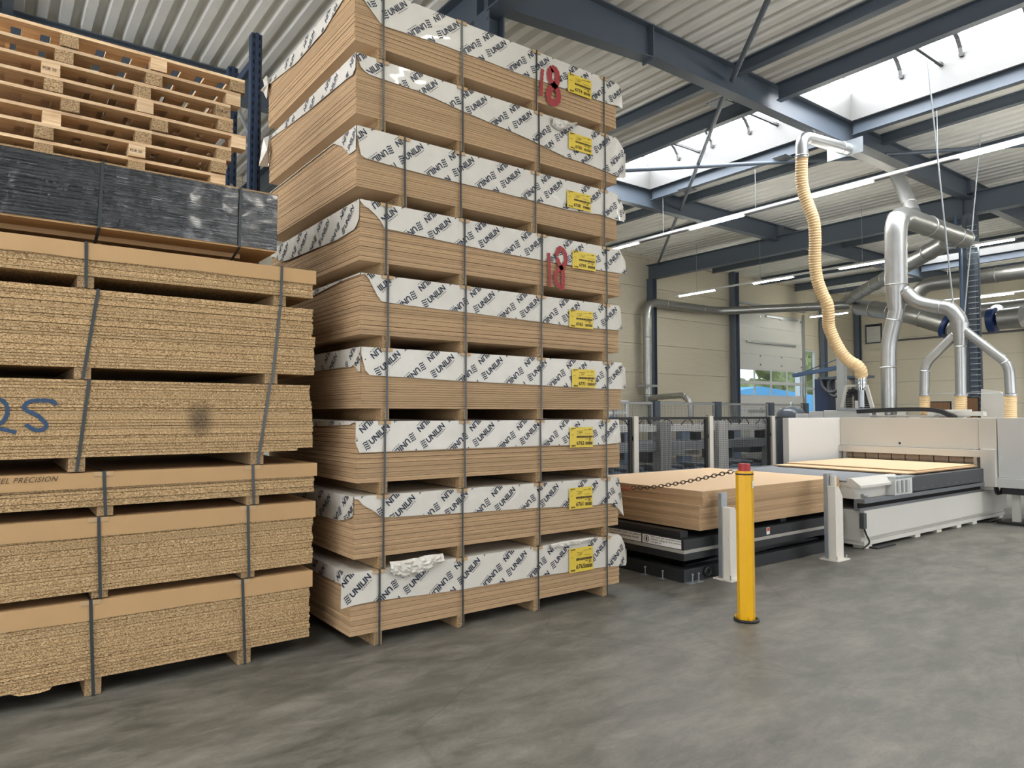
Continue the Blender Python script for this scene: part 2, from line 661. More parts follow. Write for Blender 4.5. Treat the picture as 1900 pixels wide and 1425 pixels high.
def interp(x, pts):
    if x <= pts[0][0]:
        return pts[0][1]
    for (a, p), (b, q) in zip(pts, pts[1:]):
        if x <= b:
            return p + (q - p) * (x - a) / max(b - a, 1e-9)
    return pts[-1][1]


# flat lettering -------------------------------------------------------------
TXT = {}


def text2d(body, size=1.0, bold=0.0, shear=0.0, align='LEFT', spacing=1.0):
    key = (body, size, bold, shear, align, spacing)
    if key in TXT:
        return TXT[key]
    cu = bpy.data.curves.new('t', 'FONT')
    cu.body, cu.size, cu.offset, cu.shear, cu.align_x = body, size, bold, shear, align
    cu.space_character = spacing
    cu.resolution_u = 3
    cu.fill_mode = 'FRONT' if hasattr(cu, 'fill_mode') else 'BOTH'
    ob = bpy.data.objects.new('t', cu)
    COL.objects.link(ob)
    bpy.context.view_layer.update()
    dg = bpy.context.evaluated_depsgraph_get()
    me = bpy.data.meshes.new_from_object(ob.evaluated_get(dg))
    res = ([(v.co.x, v.co.y) for v in me.vertices], [tuple(p.vertices) for p in me.polygons])
    bpy.data.objects.remove(ob)
    bpy.data.meshes.remove(me)
    TXT[key] = res
    return res


def clip_poly(poly, a, b, c):
    """keep a*x+b*y<=c"""
    out = []
    for i in range(len(poly)):
        p, q = poly[i], poly[(i + 1) % len(poly)]
        dp, dq = a * p[0] + b * p[1] - c, a * q[0] + b * q[1] - c
        if dp <= 0:
            out.append(p)
        if (dp < 0 < dq) or (dq < 0 < dp):
            t = dp / (dp - dq)
            out.append((p[0] + (q[0] - p[0]) * t, p[1] + (q[1] - p[1]) * t))
    return out


def ribbon2d(pts, w, wob=0.0):
    """polyline of (x,y) -> quads"""
    V, Fc = [], []
    P = [Vector((p[0], p[1])) for p in pts]
    for i, p in enumerate(P):
        d = (P[min(i + 1, len(P) - 1)] - P[max(i - 1, 0)]).normalized()
        nrm = Vector((-d.y, d.x))
        k = w * (1 + wob * math.sin(i * 2.3)) / 2
        V += [tuple(p + nrm * k), tuple(p - nrm * k)]
        if i:
            n = 2 * i
            Fc.append((n - 2, n - 1, n + 1, n))
    return V, Fc


# ------------------------------------------------------------------ the hall
X0, X1 = -9.5, 36.8          # inner faces of the end walls
Y0, Y1 = -11.5, 18.8         # inner faces of the long walls
ZD = 7.95                    # underside of the roof deck
FRAMES = (5.22, 20.75)       # portal frames running along Y
BEAMS_Y = (-9.3, -3.7, 1.9, 7.5, 13.1)
STRIPS = ((-3.9, -1.35), (11.85, 14.4), (28.2, 30.75))   # skylight strips along Y

MB().box(X0, X1, Y0, Y1, -.2, 0).build('floor', 'concrete')['kind'] = 'structure'

# roof deck: trapezoidal sheets, ribs along Y, open over the skylight strips
spans = []
cur = X0 - .1
for a, b in STRIPS:
    spans.append((cur, a))
    cur = b
spans.append((cur, X1 + .1))
dk = MB()
for a, b in spans:
    n = max(1, round((b - a) / .3))
    p = (b - a) / n
    prof = []
    for i in range(n):
        s = a + i * p
        for u, h in ((0, 0), (.44, 0), (.54, .135), (.90, .135)):
            prof.append((s + u * p, ZD + h))
    prof.append((b, ZD))
    base = len(dk.v)
    for (x, z) in prof:
        dk.v += [(x, Y0 - .1, z), (x, Y1 + .1, z)]
    for i in range(len(prof) - 1):
        k = base + 2 * i
        dk.f.append((k, k + 1, k + 3, k + 2))
ceiling = dk.build('ceiling', 'deck_sheet')
ceiling['kind'] = 'structure'
rt = MB()
for a, b in spans:
    rt.box(a, b, Y0 - .2, Y1 + .2, ZD + .14, ZD + .3)
o = rt.build('roof', 'deck_sheet')
o['kind'] = 'structure'

# skylights -----------------------------------------------------------------
def skylight(xa, xb, ya, yb):
    t = bpy.data.objects.new('skylight', None)
    COL.objects.link(t)
    t['_w'] = ((xa + xb) / 2, ya, ZD)
    t.location = t['_w']
    t['kind'] = 'structure'
    zt = ZD + .52
    c = MB()
    c.box(xa - .06, xa, ya, yb, ZD - .06, zt)
    c.box(xb, xb + .06, ya, yb, ZD - .06, zt)
    c.box(xa, xb, ya, ya + .05, ZD - .06, zt)
    c.box(xa, xb, yb - .05, yb, ZD - .06, zt)
    c.build('curb', 'curb_darkened', t)
    # barrel vault of translucent sheets between arched bars
    xm, w = (xa + xb) / 2, (xb - xa) / 2
    rise = .62
    arc = [(xm + w * math.cos(math.pi * (1 - i / 12)), zt + rise * math.sin(math.pi * i / 12)) for i in range(13)]
    nb = 5
    st = (yb - ya) / nb
    for k in range(nb):
        y, y2 = ya + k * st, ya + (k + 1) * st
        v, f = [], []
        for i, (x, z) in enumerate(arc):
            v += [(x, y + .03, z), (x, y2 - .03, z)]
            if i:
                f.append((2 * i - 2, 2 * i - 1, 2 * i + 1, 2 * i))
        mesh('glazing', v, f, 'skylight_glazing', t)
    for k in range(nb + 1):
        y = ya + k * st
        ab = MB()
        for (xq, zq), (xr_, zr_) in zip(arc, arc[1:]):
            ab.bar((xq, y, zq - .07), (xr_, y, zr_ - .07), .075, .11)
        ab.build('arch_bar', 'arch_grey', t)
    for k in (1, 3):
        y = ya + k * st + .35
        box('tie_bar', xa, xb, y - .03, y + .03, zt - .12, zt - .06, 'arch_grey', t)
    # gable ends
    for y in (ya + .02, yb - .02):
        v = [(x, y, z) for x, z in arc]
        mesh('gable', v, [tuple(range(len(v)))], 'skylight_glazing', t)


for xa, xb in STRIPS:
    for ya in BEAMS_Y:
        if ya < 13:
            skylight(xa + .05, xb - .05, ya + .12, ya + 5.48)
    # flat deck closing the strip over the last bay by the long walls
    b = MB()
    b.box(xa, xb, 13.1, Y1 + .1, ZD, ZD + .12)
    b.box(xa, xb, Y0 - .1, -9.3, ZD, ZD + .12)
    b.build('ceiling_infill', 'deck_sheet')['kind'] = 'structure'


# steel ---------------------------------------------------------------------
def ibeam_x(xa, xb, y, z0, z1, w=.2, tf=.02, tw=.012, name='beam', z0b=None):
    """I section along X; z0b: depth at the xa end (haunch)"""
    b = MB()
    za = z0 if z0b is None else z0b
    for (s0, s1) in ((z1 - tf, z1),):
        b.box(xa, xb, y - w / 2, y + w / 2, s0, s1)
    n = len(b.v)
    for yy0, yy1, lo, hi in ((y - w / 2, y + w / 2, 0, tf), (y - tw / 2, y + tw / 2, tf, None)):
        n = len(b.v)
        for x, zb in ((xa, za), (xb, z0)):
            for yy in (yy0, yy1):
                b.v += [(x, yy, zb + lo), (x, yy, zb + hi if hi else z1 - tf)]
        b.f += [tuple(n + i for i in q) for q in ((0, 1, 3, 2), (4, 6, 7, 5), (0, 4, 5, 1), (2, 3, 7, 6), (0, 2, 6, 4), (1, 5, 7, 3))]
    o = b.build(name, 'steel_paint')
    o['kind'] = 'structure'
    return o


def ibeam_y(ya, yb, x, z0, z1, w=.2, tf=.02, tw=.012, name='beam'):
    b = MB()
    b.box(x - w / 2, x + w / 2, ya, yb, z1 - tf, z1)
    b.box(x - w / 2, x + w / 2, ya, yb, z0, z0 + tf)
    b.box(x - tw / 2, x + tw / 2, ya, yb, z0 + tf, z1 - tf)
    o = b.build(name, 'steel_paint')
    o['kind'] = 'structure'
    return o


def column(x, y, w, d, z1, name='column'):
    """H section, flanges facing -X/+X"""
    b = MB()
    b.box(x - w / 2, x - w / 2 + .02, y - d / 2, y + d / 2, 0, z1)
    b.box(x + w / 2 - .02, x + w / 2, y - d / 2, y + d / 2, 0, z1)
    b.box(x - w / 2 + .02, x + w / 2 - .02, y - .008, y + .008, 0, z1)
    o = b.build(name, 'steel_paint')
    o['kind'] = 'structure'
    return o


for y in BEAMS_Y:
    for xa, xb in ((X0, FRAMES[0]), (FRAMES[0], FRAMES[1]), (FRAMES[1], X1)):
        if xa == FRAMES[0]:
            ibeam_x(xa + .14, 8.3, y, 7.40, 7.94, .22, z0b=7.18)
            ibeam_x(8.325, xb - .14, y, 7.42, 7.94, .22)
            p = MB()
            p.box(8.30, 8.325, y - .12, y + .12, 7.36, 7.94)
            for zz in (7.45, 7.6, 7.75, 7.88):
                for s in (-.07, .07):
                    p.tube([(8.28, y + s, zz), (8.345, y + s, zz)], .014, 6)
            p.build('beam_splice', 'steel_paint')['kind'] = 'structure'
        else:
            ibeam_x(xa + .14, xb - .14, y, 7.42, 7.94, .22)
for x in FRAMES:
    ibeam_y(Y0, Y1, x, 7.02, 7.6, .28, .025)
    k = MB()
    for y in BEAMS_Y:       # stubs that carry the X beams on the frame
        k.box(x - .14, x + .14, y - .1, y + .1, 7.6, 7.95)
    k.build('beam_seat', 'steel_paint')['kind'] = 'structure'
    for y in (-3.7, 7.5):
        column(x, y, .30, .28, 7.02)
    column(x, Y1 - .16, .28, .26, 7.02)
    # stiffeners and bolts at the column head
    s = MB()
    for dy in (-.13, .13):
        s.box(x - .12, x + .12, 7.5 + dy - .006, 7.5 + dy + .006, 7.06, 7.58)
    s.box(x - .16, x - .15, 7.28, 7.36, 6.7, 6.98)
    s.tube([(x - .17, 7.32, 6.88), (x - .12, 7.32, 6.88)], .02, 8)
    s.build('beam_stiffener', 'steel_paint')['kind'] = 'structure'
# door posts and corner posts of the long wall
for x, w in ((26.0, .34), (33.2, .3)):
    column(x, Y1 - .2, w, .24, 7.95)
column(X1 - .18, Y1 - .18, .26, .26, 7.95)
for y in (11.0, 3.5, -4):
    column(X1 - .16, y, .26, .26, 7.95)
# ties and skylight trimmers along Y
for x, z0, z1, w in ((10.45, 7.72, 7.94, .14), (15.75, 7.72, 7.94, .14), (11.76, 7.62, 7.945, .15), (14.50, 7.62, 7.945, .15),
                     (-1.25, 7.62, 7.945, .15), (-4.0, 7.62, 7.945, .15), (28.1, 7.62, 7.945, .15), (30.85, 7.62, 7.945, .15),
                     (18.2, 7.76, 7.94, .12), (24.6, 7.74, 7.94, .14), (33.6, 7.74, 7.94, .14), (.08, 7.74, 7.94, .14)):
    for ya, yb in zip((Y0,) + BEAMS_Y, BEAMS_Y + (Y1,)):
        ibeam_y(ya + .12, yb - .12, x, z0, z1, w, .014, .01)
# wind bracing in the roof plane
def brace(p, q, r=.045):
    b = MB()
    b.tube([p, q], r, 10)
    o = b.build('roof_brace', 'steel_paint', None, True)
    o['kind'] = 'structure'


brace((5.4, 1.98, 7.62), (10.3, 7.36, 7.6))
brace((10.52, 7.64, 7.58), (15.7, 13.0, 7.58))
brace((15.85, 13.2, 7.56), (20.6, 18.2, 7.52))
brace((10.5, 12.96, 7.5), (15.7, 7.62, 7.5))
brace((15.86, 7.36, 7.52), (20.6, 2.0, 7.52))
brace((5.4, 18.2, 7.55), (10.4, 13.2, 7.52))
gp = MB()
for x, y in ((10.9, 8.05), (14.45, 11.75), (14.4, 8.95), (11.7, 11.75)):
    gp.box(x - .2, x + .2, y - .17, y + .17, 7.585, 7.60)
gp.build('roof_brace_plate', 'steel_paint')['kind'] = 'structure'


# walls: sandwich panels laid in courses ------------------------------------
def wall(name, axis, at0, a0, a1, holes=(), course=1.12, thick=.12, inward=-1, splits=()):
    e = bpy.data.objects.new(name, None)
    COL.objects.link(e)
    base = (at0, (a0 + a1) / 2, 0) if axis == 'X' else ((a0 + a1) / 2, at0, 0)
    e.location = base
    e['_w'] = base
    e['kind'] = 'structure'
    z = 0.0
    while z < 8.0:
        z2 = min(z + course, 8.06)
        cuts = sorted(set([a0, a1] + [s for s in splits if a0 < s < a1] + [h for q in holes for h in q[:2]]))
        for p, q in zip(cuts, cuts[1:]):
            pieces = [(z, z2)]
            for h0, h1, hz0, hz1 in holes:
                if p >= h0 - 1e-6 and q <= h1 + 1e-6:
                    new = []
                    for s, t in pieces:
                        if t <= hz0 or s >= hz1:
                            new.append((s, t))
                        else:
                            if s < hz0:
                                new.append((s, hz0))
                            if t > hz1:
                                new.append((hz1, t))
                    pieces = new
            for s, t in pieces:
                if t - s < .02:
                    continue
                g = .006
                if axis == 'Y':
                    box('wall_panel', p + g, q - g, at0, at0 + thick, s + g, t - g, 'wall_panel', e)
                else:
                    box('wall_panel', at0, at0 + thick, p + g, q - g, s + g, t - g, 'wall_panel', e)
        z = z2
    # dark joint backing behind the panels
    bk = MB()
    cuts = sorted(set([a0, a1] + [h for q in holes for h in q[:2]]))
    for p, q in zip(cuts, cuts[1:]):
        zz = [(0, 8.06)]
        for h0, h1, hz0, hz1 in holes:
            if p >= h0 - 1e-6 and q <= h1 + 1e-6:
                zz = [(0, hz0), (hz1, 8.06)]
        for s, t in zz:
            if t - s > .01:
                if axis == 'Y':
                    bk.box(p, q, at0 + thick * .7, at0 + thick + .02, s, t)
                else:
                    bk.box(at0 + thick * .7, at0 + thick + .02, p, q, s, t)
    bk.build('wall_lining', 'steel_paint', e)
    return e


DX0, DX1, DZ = 26.42, 31.6, 6.35
wall('wall_back', 'Y', Y1, X0, X1, holes=((DX0, DX1, 0, DZ), (31.78, 32.75, 1.0, 4.9)), splits=(5.2, 13, 20.75))
wall('wall_right', 'X', X1, Y0, Y1, splits=(11.0, 3.5, -4))
GLZ = (3.2, 8.8, 14.4, 21.6)          # made-up glazed doors, added behind the camera to light the stack fronts
wall('wall_front', 'Y', Y0 - .12, X0, X1, splits=(20.75,), holes=tuple((x, x + 4.6, 0, 5.2) for x in GLZ))
GLL = (-9.5, -3.2, 3.1, 9.4)  # more added doors, unseen, brightening the end faces of the tall stack
wall('wall_left', 'X', X0 - .12, Y0, Y1, splits=(), holes=tuple((y, y + 4.6, 0, 5.2) for y in GLL))
for n_, (ax, a) in enumerate([('Y', x) for x in GLZ] + [('X', y) for y in GLL]):
    e_ = bpy.data.objects.new('door_%d' % (n_ + 2), None)  # unseen doors put in as light sources for upright faces
    COL.objects.link(e_)
    e_['_w'] = (a + 2.3, Y0 - .06, 0) if ax == 'Y' else (X0 - .06, a + 2.3, 0)
    e_.location = e_['_w']
    e_['kind'] = 'structure'
    for k in range(9):
        z0_, z1_ = k * 5.2 / 9, (k + 1) * 5.2 / 9
        fr = MB()
        cells = 4 if k else 1
        for c in range(cells):
            u0, u1 = a + 4.6 * c / cells, a + 4.6 * (c + 1) / cells
            if ax == 'Y':
                box('pane' if k else 'door_panel', u0 + .05, u1 - .05, Y0 - .06, Y0 - .05, z0_ + .05, z1_ - .05, 'door_glazing' if k else 'door_panel', e_)
            else:
                box('pane' if k else 'door_panel', X0 - .06, X0 - .05, u0 + .05, u1 - .05, z0_ + .05, z1_ - .05, 'door_glazing' if k else 'door_panel', e_)
            for (p0, p1, q0_, q1_) in ((u0, u1, z0_, z0_ + .05), (u0, u1, z1_ - .05, z1_), (u0, u0 + .05, z0_ + .05, z1_ - .05), (u1 - .05, u1, z0_ + .05, z1_ - .05)):
                if ax == 'Y':
                    fr.box(p0, p1, Y0 - .08, Y0 - .03, q0_, q1_)
                else:
                    fr.box(X0 - .08, X0 - .03, p0, p1, q0_, q1_)
        fr.build('door_frame', 'window_frame', e_)

# sectional door
dr = bpy.data.objects.new('door_1', None)
COL.objects.link(dr)
dr['_w'] = ((DX0 + DX1) / 2, Y1, 0)
dr.location = dr['_w']
dr['kind'] = 'structure'
ph = DZ / 10
for k in range(10):
    z0, z1 = k * ph, (k + 1) * ph
    if k in (4, 5):
        n = 4
        w = (DX1 - DX0) / n
        fr = MB()
        fr.box(DX0, DX1, Y1 + .01, Y1 + .05, z0, z0 + .07)
        fr.box(DX0, DX1, Y1 + .01, Y1 + .05, z1 - .07, z1)
        for i in range(n + 1):
            x = min(max(DX0 + i * w, DX0 + .04), DX1 - .04)
            fr.box(x - .04, x + .04, Y1 + .01, Y1 + .05, z0 + .07, z1 - .07)
        fr.build('door_window_frame', 'window_frame', dr)
        for i in range(n):
            box('pane', DX0 + i * w + .04, DX0 + (i + 1) * w - .04, Y1 + .025, Y1 + .033, z0 + .07, z1 - .07, 'window_glass', dr)
    else:
        box('door_panel', DX0, DX1, Y1 + .01, Y1 + .05, z0 + .006, z1 - .006, 'door_panel', dr)
for z in (2.0, 4.0, 4.4, 6.2):
    for i in range(4):
        x = DX0 + .08 + i * (DX1 - DX0 - .16) / 3
        box('hinge', x - .05, x + .05, Y1 - .02, Y1 + .01, z * ph / .635 - .04, z * ph / .635 + .04, 'zinc_dull', dr)
tr = MB()
for x in (DX0 - .06, DX1 + .06):
    tr.box(x - .05, x + .05, Y1 - .1, Y1 - .02, 0, DZ + .2)
tr.box(DX0 - .1, DX1 + .1, Y1 - .16, Y1 - .06, DZ + .3, DZ + .38)
tr.build('door_rail', 'zinc_dull', dr)
for (a, b, z) in ((27.1, 31.0, 5.0), (28.6, 31.2, 6.25), (27.2, 29.2, 1.9)):
    box('stiffener', a, b, Y1 - .06, Y1 + .005, z - .04, z + .04, 'zinc_dull', dr)
# narrow side window
wn = bpy.data.objects.new('window_1', None)
COL.objects.link(wn)
wn['_w'] = (32.26, Y1, 1.0)
wn.location = wn['_w']
wn['kind'] = 'structure'
f = MB()
f.box(31.79, 31.87, Y1 - .02, Y1 + .1, 1.01, 4.89).box(32.66, 32.74, Y1 - .02, Y1 + .1, 1.01, 4.89)
f.box(31.87, 32.66, Y1 - .02, Y1 + .1, 4.80, 4.89).box(31.87, 32.66, Y1 - .02, Y1 + .1, 1.01, 1.1).box(31.87, 32.66, Y1, Y1 + .08, 2.95, 3.03)
f.build('window_frame', 'window_frame', wn)
box('pane', 31.87, 32.66, Y1 + .03, Y1 + .04, 1.1, 2.95, 'window_glass', wn)
box('pane', 31.87, 32.66, Y1 + .03, Y1 + .04, 3.03, 4.80, 'window_glass', wn)

# outside the door: yard, blue tent, trees
MB().box(5, 90, Y1 + .16, 80, -.3, -.05).build('ground_outside', 'asphalt')['kind'] = 'structure'
tn = thing('party_tent', 'bright blue gabled tent standing in the yard outside the sectional door', 'tent', (37, 27, -.05))
MB().prism([(31.2, -.05), (48.5, -.05), (48.5, 2.95), (40.5, 3.55), (31.2, 2.35)], 'Y', 27, 31).build('tarpaulin', 'tarp_blue', tn)
pt = thing('white_pillar', 'slim white sign pillar in the yard in front of the blue tent', 'pillar', (42.75, 25.6, -.05))
MB().box(42.45, 43.05, 25.4, 25.8, -.05, 5.2).build('shaft', 'outside_white', pt)
MB().box(42.35, 43.15, 25.3, 25.9, -.05, .12).build('plinth', 'asphalt', pt)
random.seed(3)
LB = ['green tree behind the middle of the blue tent', 'green tree behind the low end of the blue tent', 'green tree behind the tall end of the blue tent',
      'green tree directly behind the white sign pillar', 'green tree next along past the white sign pillar', 'taller green tree two along past the sign pillar',
      'green tree at the far end of the row past the pillar', 'lone green tree well before the tent']
for i, (x, y, h) in enumerate(((50, 40, 8.5), (43.6, 41, 8), (56, 41, 9), (62, 40, 9.5), (68, 42, 10), (74, 41, 11), (80, 43, 11), (36, 42, 8))):
    t = thing('tree', LB[i], 'tree', (x, y, -.05), 'trees outside the door')
    MB().tube([(x, y, -.05), (x + .1, y, h * .6)], [.25, .15], 8).build('trunk', 'wood_veneer', t, True)
    bm = bmesh.new()
    for k in range(11):
        q = bmesh.ops.create_icosphere(bm, subdivisions=3, radius=random.uniform(1.2, 1.8))
        off = Vector((random.uniform(-1.7, 1.7), random.uniform(-1.4, 1.4), h * (.2 + .075 * k)))
        for v in q['verts']:
            v.co = v.co * (1 + .35 * noise.noise(v.co * 1.7 + off)) + off
    me = bpy.data.meshes.new('crown')
    bm.to_mesh(me)
    bm.free()
    put('crown', me, 'leaf_green', t, (x, y, -.05))


# ------------------------------------------------------------------ tall stack of wrapped MDF bundles
YF = 4.951                   # front faces of the boards
BD = 2.07                    # board width
PITCHZ, BH, BEAR = .566, .464, .0925
ORD = ['topmost', 'second from the top', 'third from the top', 'fourth from the top', 'middle', 'fourth from the floor',
       'third from the floor', 'second from the floor', 'lowest']
MD = [  # left x, right x, tag number, strap pixels, tag pixels, skirt bottom pixels on the front, wing pixels, skirt bottom pixels on the end
    dict(xl=2.185, xr=5.002, no='6774', st=(710, 857, 996, 1121), tg=(1054, 134, 1097, 185),
         fb=[(672, -6), (682, 10), (707, 45), (714, 49), (817, 82), (855, 97), (904, 114), (955, 134), (999, 149), (1054, 167), (1096, 182), (1136, 195), (1159, 198)],
         wg=[(1148, 156), (1160, 179)], lb=[(656, -24), (636, 0), (602, 57), (549, 118), (503, 154), (494, 176)]),
    dict(xl=2.202, xr=5.005, no='6760', st=(710, 858, 1000, 1123), tg=(1055, 244, 1098, 288),
         fb=[(664, 112), (671, 128), (682, 137), (709, 147), (773, 168), (827, 192), (857, 206), (955, 247), (999, 267), (1049, 292), (1083, 302), (1123, 318), (1144, 327), (1160, 328)],
         wg=[(1148, 262), (1165, 283)], lb=[(662, 120), (657, 138), (644, 146), (600, 183), (570, 208), (530, 238), (497, 261), (480, 300)]),
    dict(xl=2.21, xr=5.0, no='6758', st=(750, 854, 994, 1122), tg=(1052, 352, 1096, 394),
         fb=[(664, 262), (667, 276), (670, 291), (699, 300), (747, 313), (825, 333), (855, 340), (923, 356), (990, 373), (1051, 389), (1094, 396), (1113, 398), (1144, 409), (1162, 409)],
         wg=[(1149, 365), (1165, 390)], lb=[(664, 275), (648, 287), (636, 272), (617, 266), (606, 268), (598, 274)]),
    dict(xl=2.242, xr=5.036, no='6759', st=(716, 862, 1006, 1126), tg=(1062, 464, 1105, 504),
         fb=[(673, 381), (682, 385), (703, 405), (714, 425), (730, 427), (760, 434), (817, 446), (878, 459), (940, 471), (1005, 483), (1051, 491), (1104, 500), (1148, 507), (1168, 506)],
         wg=[(1154, 472), (1166, 488)], lb=[(671, 383), (668, 401), (660, 424), (627, 445), (579, 464), (537, 482), (523, 486), (507, 476)]),
    dict(xl=2.256, xr=5.02, no='6763', st=(719, 864, 1005, 1126), tg=(1056, 574, 1100, 611),
         fb=[(679, 507), (690, 529), (705, 558), (718, 561), (758, 567), (836, 576), (878, 581), (928, 588), (975, 594), (1008, 598), (1055, 605), (1101, 609), (1125, 611), (1157, 613)],
         wg=[(1153, 577), (1156, 595)], lb=[(675, 507), (650, 515), (627, 525), (598, 540), (581, 549)]),
    dict(xl=2.264, xr=5.048, no='6771', st=(717, 864, 1005, 1128), tg=(1061, 684, 1104, 720),
         fb=[(674, 670), (678, 688), (681, 695), (688, 696), (717, 698), (752, 700), (809, 704), (877, 708), (971, 713), (1008, 715), (1061, 719), (1105, 721), (1128, 722), (1166, 722)],
         wg=[(1154, 678), (1164, 685)], lb=[(671, 690), (666, 690), (657, 676), (652, 681), (634, 682), (587, 689)]),
    dict(xl=2.24, xr=5.023, no='6762', st=(714, 862, 1003, 1126), tg=(1057, 793, 1100, 829),
         fb=[(659, 822), (662, 837), (666, 840), (686, 839), (720, 838), (857, 832), (1003, 827), (1055, 826), (1100, 826), (1125, 824), (1153, 821)],
         wg=[(1149, 782), (1151, 795)], lb=[(657, 782), (651, 788), (627, 789), (582, 791)]),
    dict(xl=2.217, xr=4.997, no='6761', st=(711, 858, 1001, 1127), tg=(1056, 906, 1099, 941),
         fb=[(664, 926), (674, 938), (694, 948), (704, 957), (710, 960), (780, 956), (854, 952), (997, 942), (1056, 940), (1098, 938), (1126, 934), (1137, 934), (1162, 958)],
         wg=[(1147, 890), (1151, 900), (1161, 945)], lb=[(655, 955), (650, 962), (630, 966), (616, 962), (586, 955)]),
    dict(xl=2.192, xr=5.006, no='6765', st=(704, 858, 999, 1127), tg=(1056, 1019, 1100, 1056),
         fb=[(630, 1129), (648, 1125), (668, 1120), (704, 1114), (780, 1104), (855, 1094), (997, 1069), (1079, 1058), (1126, 1051), (1167, 1050)],
         wg=[(1152, 994), (1167, 1020)], lb=[(649, 1096), (638, 1086), (622, 1079), (580, 1058)]),
]
ANG = R(41.6)


def logo2d():
    """print mark: five stacked slanted wave strokes"""
    V, Fc = [], []
    for k in range(4):
        o = -.021 + k * .0135
        pts = [(-.026 + .044 * i / 6 + o * .25, o + .005 * math.sin(i / 6 * math.pi * 2) + .004 * k) for i in range(7)]
        v, f = ribbon2d(pts, .0088)
        n = len(V)
        V += v
        Fc += [tuple(n + i for i in q) for q in f]
    return V, Fc


WORD_V, WORD_F = text2d('UNILIN', .066, .0024, .0)
wmax = max(v[0] for v in WORD_V)
WORD = []
for f_ in WORD_F:
    WORD.append([(WORD_V[i][0] * .203 / wmax, WORD_V[i][1]) for i in f_])
LV, LF = logo2d()
for f_ in LF:
    WORD.append([(LV[i][0] - .03, LV[i][1] + .021) for i in f_])
for k in range(5):            # fine tagline under the word
    x = .085 + k * .022
    WORD.append([(x, -.017), (x + .017, -.017), (x + .017, -.0125), (x, -.0125)])


def lattice(umin, umax, vmin, vmax, ph, mirror=False):
    """word placements (origin, angle) on a skirt, u along it, v up"""
    out = []
    ca, sa = math.cos(ANG), math.sin(ANG)
    for row in range(-3, int((umax - umin) / .248) + 6):
        u0 = umin + ph + row * .2485
        for k in range(-3, 4):
            s = k * .315 + (.0 if row % 2 == 0 else .19)
            if row % 2 == 0:
                out.append((u0 + s * ca, vmin + .012 + s * sa, ANG))
            else:
                out.append((u0 + (s + .2) * ca, vmin + .012 + (s + .2) * sa, ANG + math.pi))
    return out


def place_print(words, clips_at):
    """-> list of 2D polygons in (u, v)"""
    polys = []
    for (u, v, a) in words:
        cl = clips_at(u + .1 * math.cos(a), v)
        if cl is None:
            continue
        c, s = math.cos(a), math.sin(a)
        for P in WORD:
            q = [(u + x * c - y * s, v + x * s + y * c) for x, y in P]
            for (A, B, Cc) in cl:
                q = clip_poly(q, A, B, Cc)
                if len(q) < 3:
                    break
            if len(q) >= 3:
                polys.append(q)
    return polys


def wrinkle(u, v, seed, amp):
    p = Vector((u * 2.3, v * 5.0, seed * 9.1))
    q = Vector((u * 7.0 + v * 6.0, v * 9.0, seed * 3.3))
    return amp * (noise.noise(p) + .55 * noise.noise(q))


def label_tag(t, X_0, X_1, Z_0, Z_1, y, no):
    w, h = X_1 - X_0, Z_1 - Z_0
    v, f = [], []
    for i in range(7):
        for j in range(2):
            v.append((X_0 + w * i / 6, y - .002 - .003 * abs(math.sin(i * .9)) * (1 - j), Z_0 + h * j))
        if i:
            f.append((2 * i - 2, 2 * i, 2 * i + 1, 2 * i - 1))
    lb = mesh('paper_tag', v, f, 'tag_yellow', t)
    V, Fc = [], []

    def rect(a, b, c, d):
        n = len(V)
        V.extend([(X_0 + w * a, y - .0065, Z_0 + h * c), (X_0 + w * b, y - .0065, Z_0 + h * c), (X_0 + w * b, y - .0065, Z_0 + h * d), (X_0 + w * a, y - .0065, Z_0 + h * d)])
        Fc.append((n, n + 1, n + 2, n + 3))

    def txt(body, x, z, size):
        tv, tf = text2d(body, size, size * .02)
        n = len(V)
        V.extend([(X_0 + w * x + a, y - .0065, Z_0 + h * z + b) for a, b in tv])
        Fc.extend([tuple(n + i for i in q) for q in tf])
    txt(no, .27, .13, h * .26)
    txt('25', .80, .33, h * .16)
    rnd = random.Random(no)
    x = .66
    while x < .95:
        bw = rnd.choice((.008, .014, .022))
        rect(x, x + bw, .12, .27)
        x += bw + rnd.choice((.008, .014))
    x = .28
    while x < .94:
        bw = rnd.choice((.02, .03, .045))
        rect(x, x + bw, .47, .57)
        x += bw + .012
    rect(.05, .24, .925, .96)
    rect(.30, .55, .80, .815)
    rect(.58, .74, .86, .875)
    rect(.62, .90, .66, .675)
    rect(.30, .48, .66, .672)
    rect(.06, .10, .86, .885)
    rect(.80, .92, .87, .90)
    rect(.38, .52, .72, .745)
    rect(.66, .76, .40, .42)
    rect(.05, .16, .62, .635)
    for c in (.09, .15, .21):
        n = len(V)
        V.extend([(X_0 + w * (c + .026 * math.cos(a)), y - .0065, Z_0 + h * (.09 + .045 * math.sin(a))) for a in [k * math.pi / 4 for k in range(8)]])
        Fc.append(tuple(range(n, n + 8)))
    mesh('tag_print', V, Fc, 'tag_ink', lb)


def strap_loop(name, x, x_top, yf, yb, z0, z1, parent, w=.017, t=.0016, mat='strap', tuck=0.0):
    """flat band round a bundle"""
    b = MB()
    n = len(b.v)

    def band(p, q, nrm):
        p, q = Vector(p), Vector(q)
        b.bar(p, q, w, t, roll=Vector(nrm))
    band((x, yf, z0), (x_top, yf, z1), (0, 1, 0))
    band((x_top, yf, z1), (x_top, yb, z1), (0, 0, 1))
    band((x, yb, z0), (x_top, yb, z1), (0, 1, 0))
    band((x, yf, z0), (x, yb, z0), (0, 0, 1))
    return b.build(name, mat, parent)


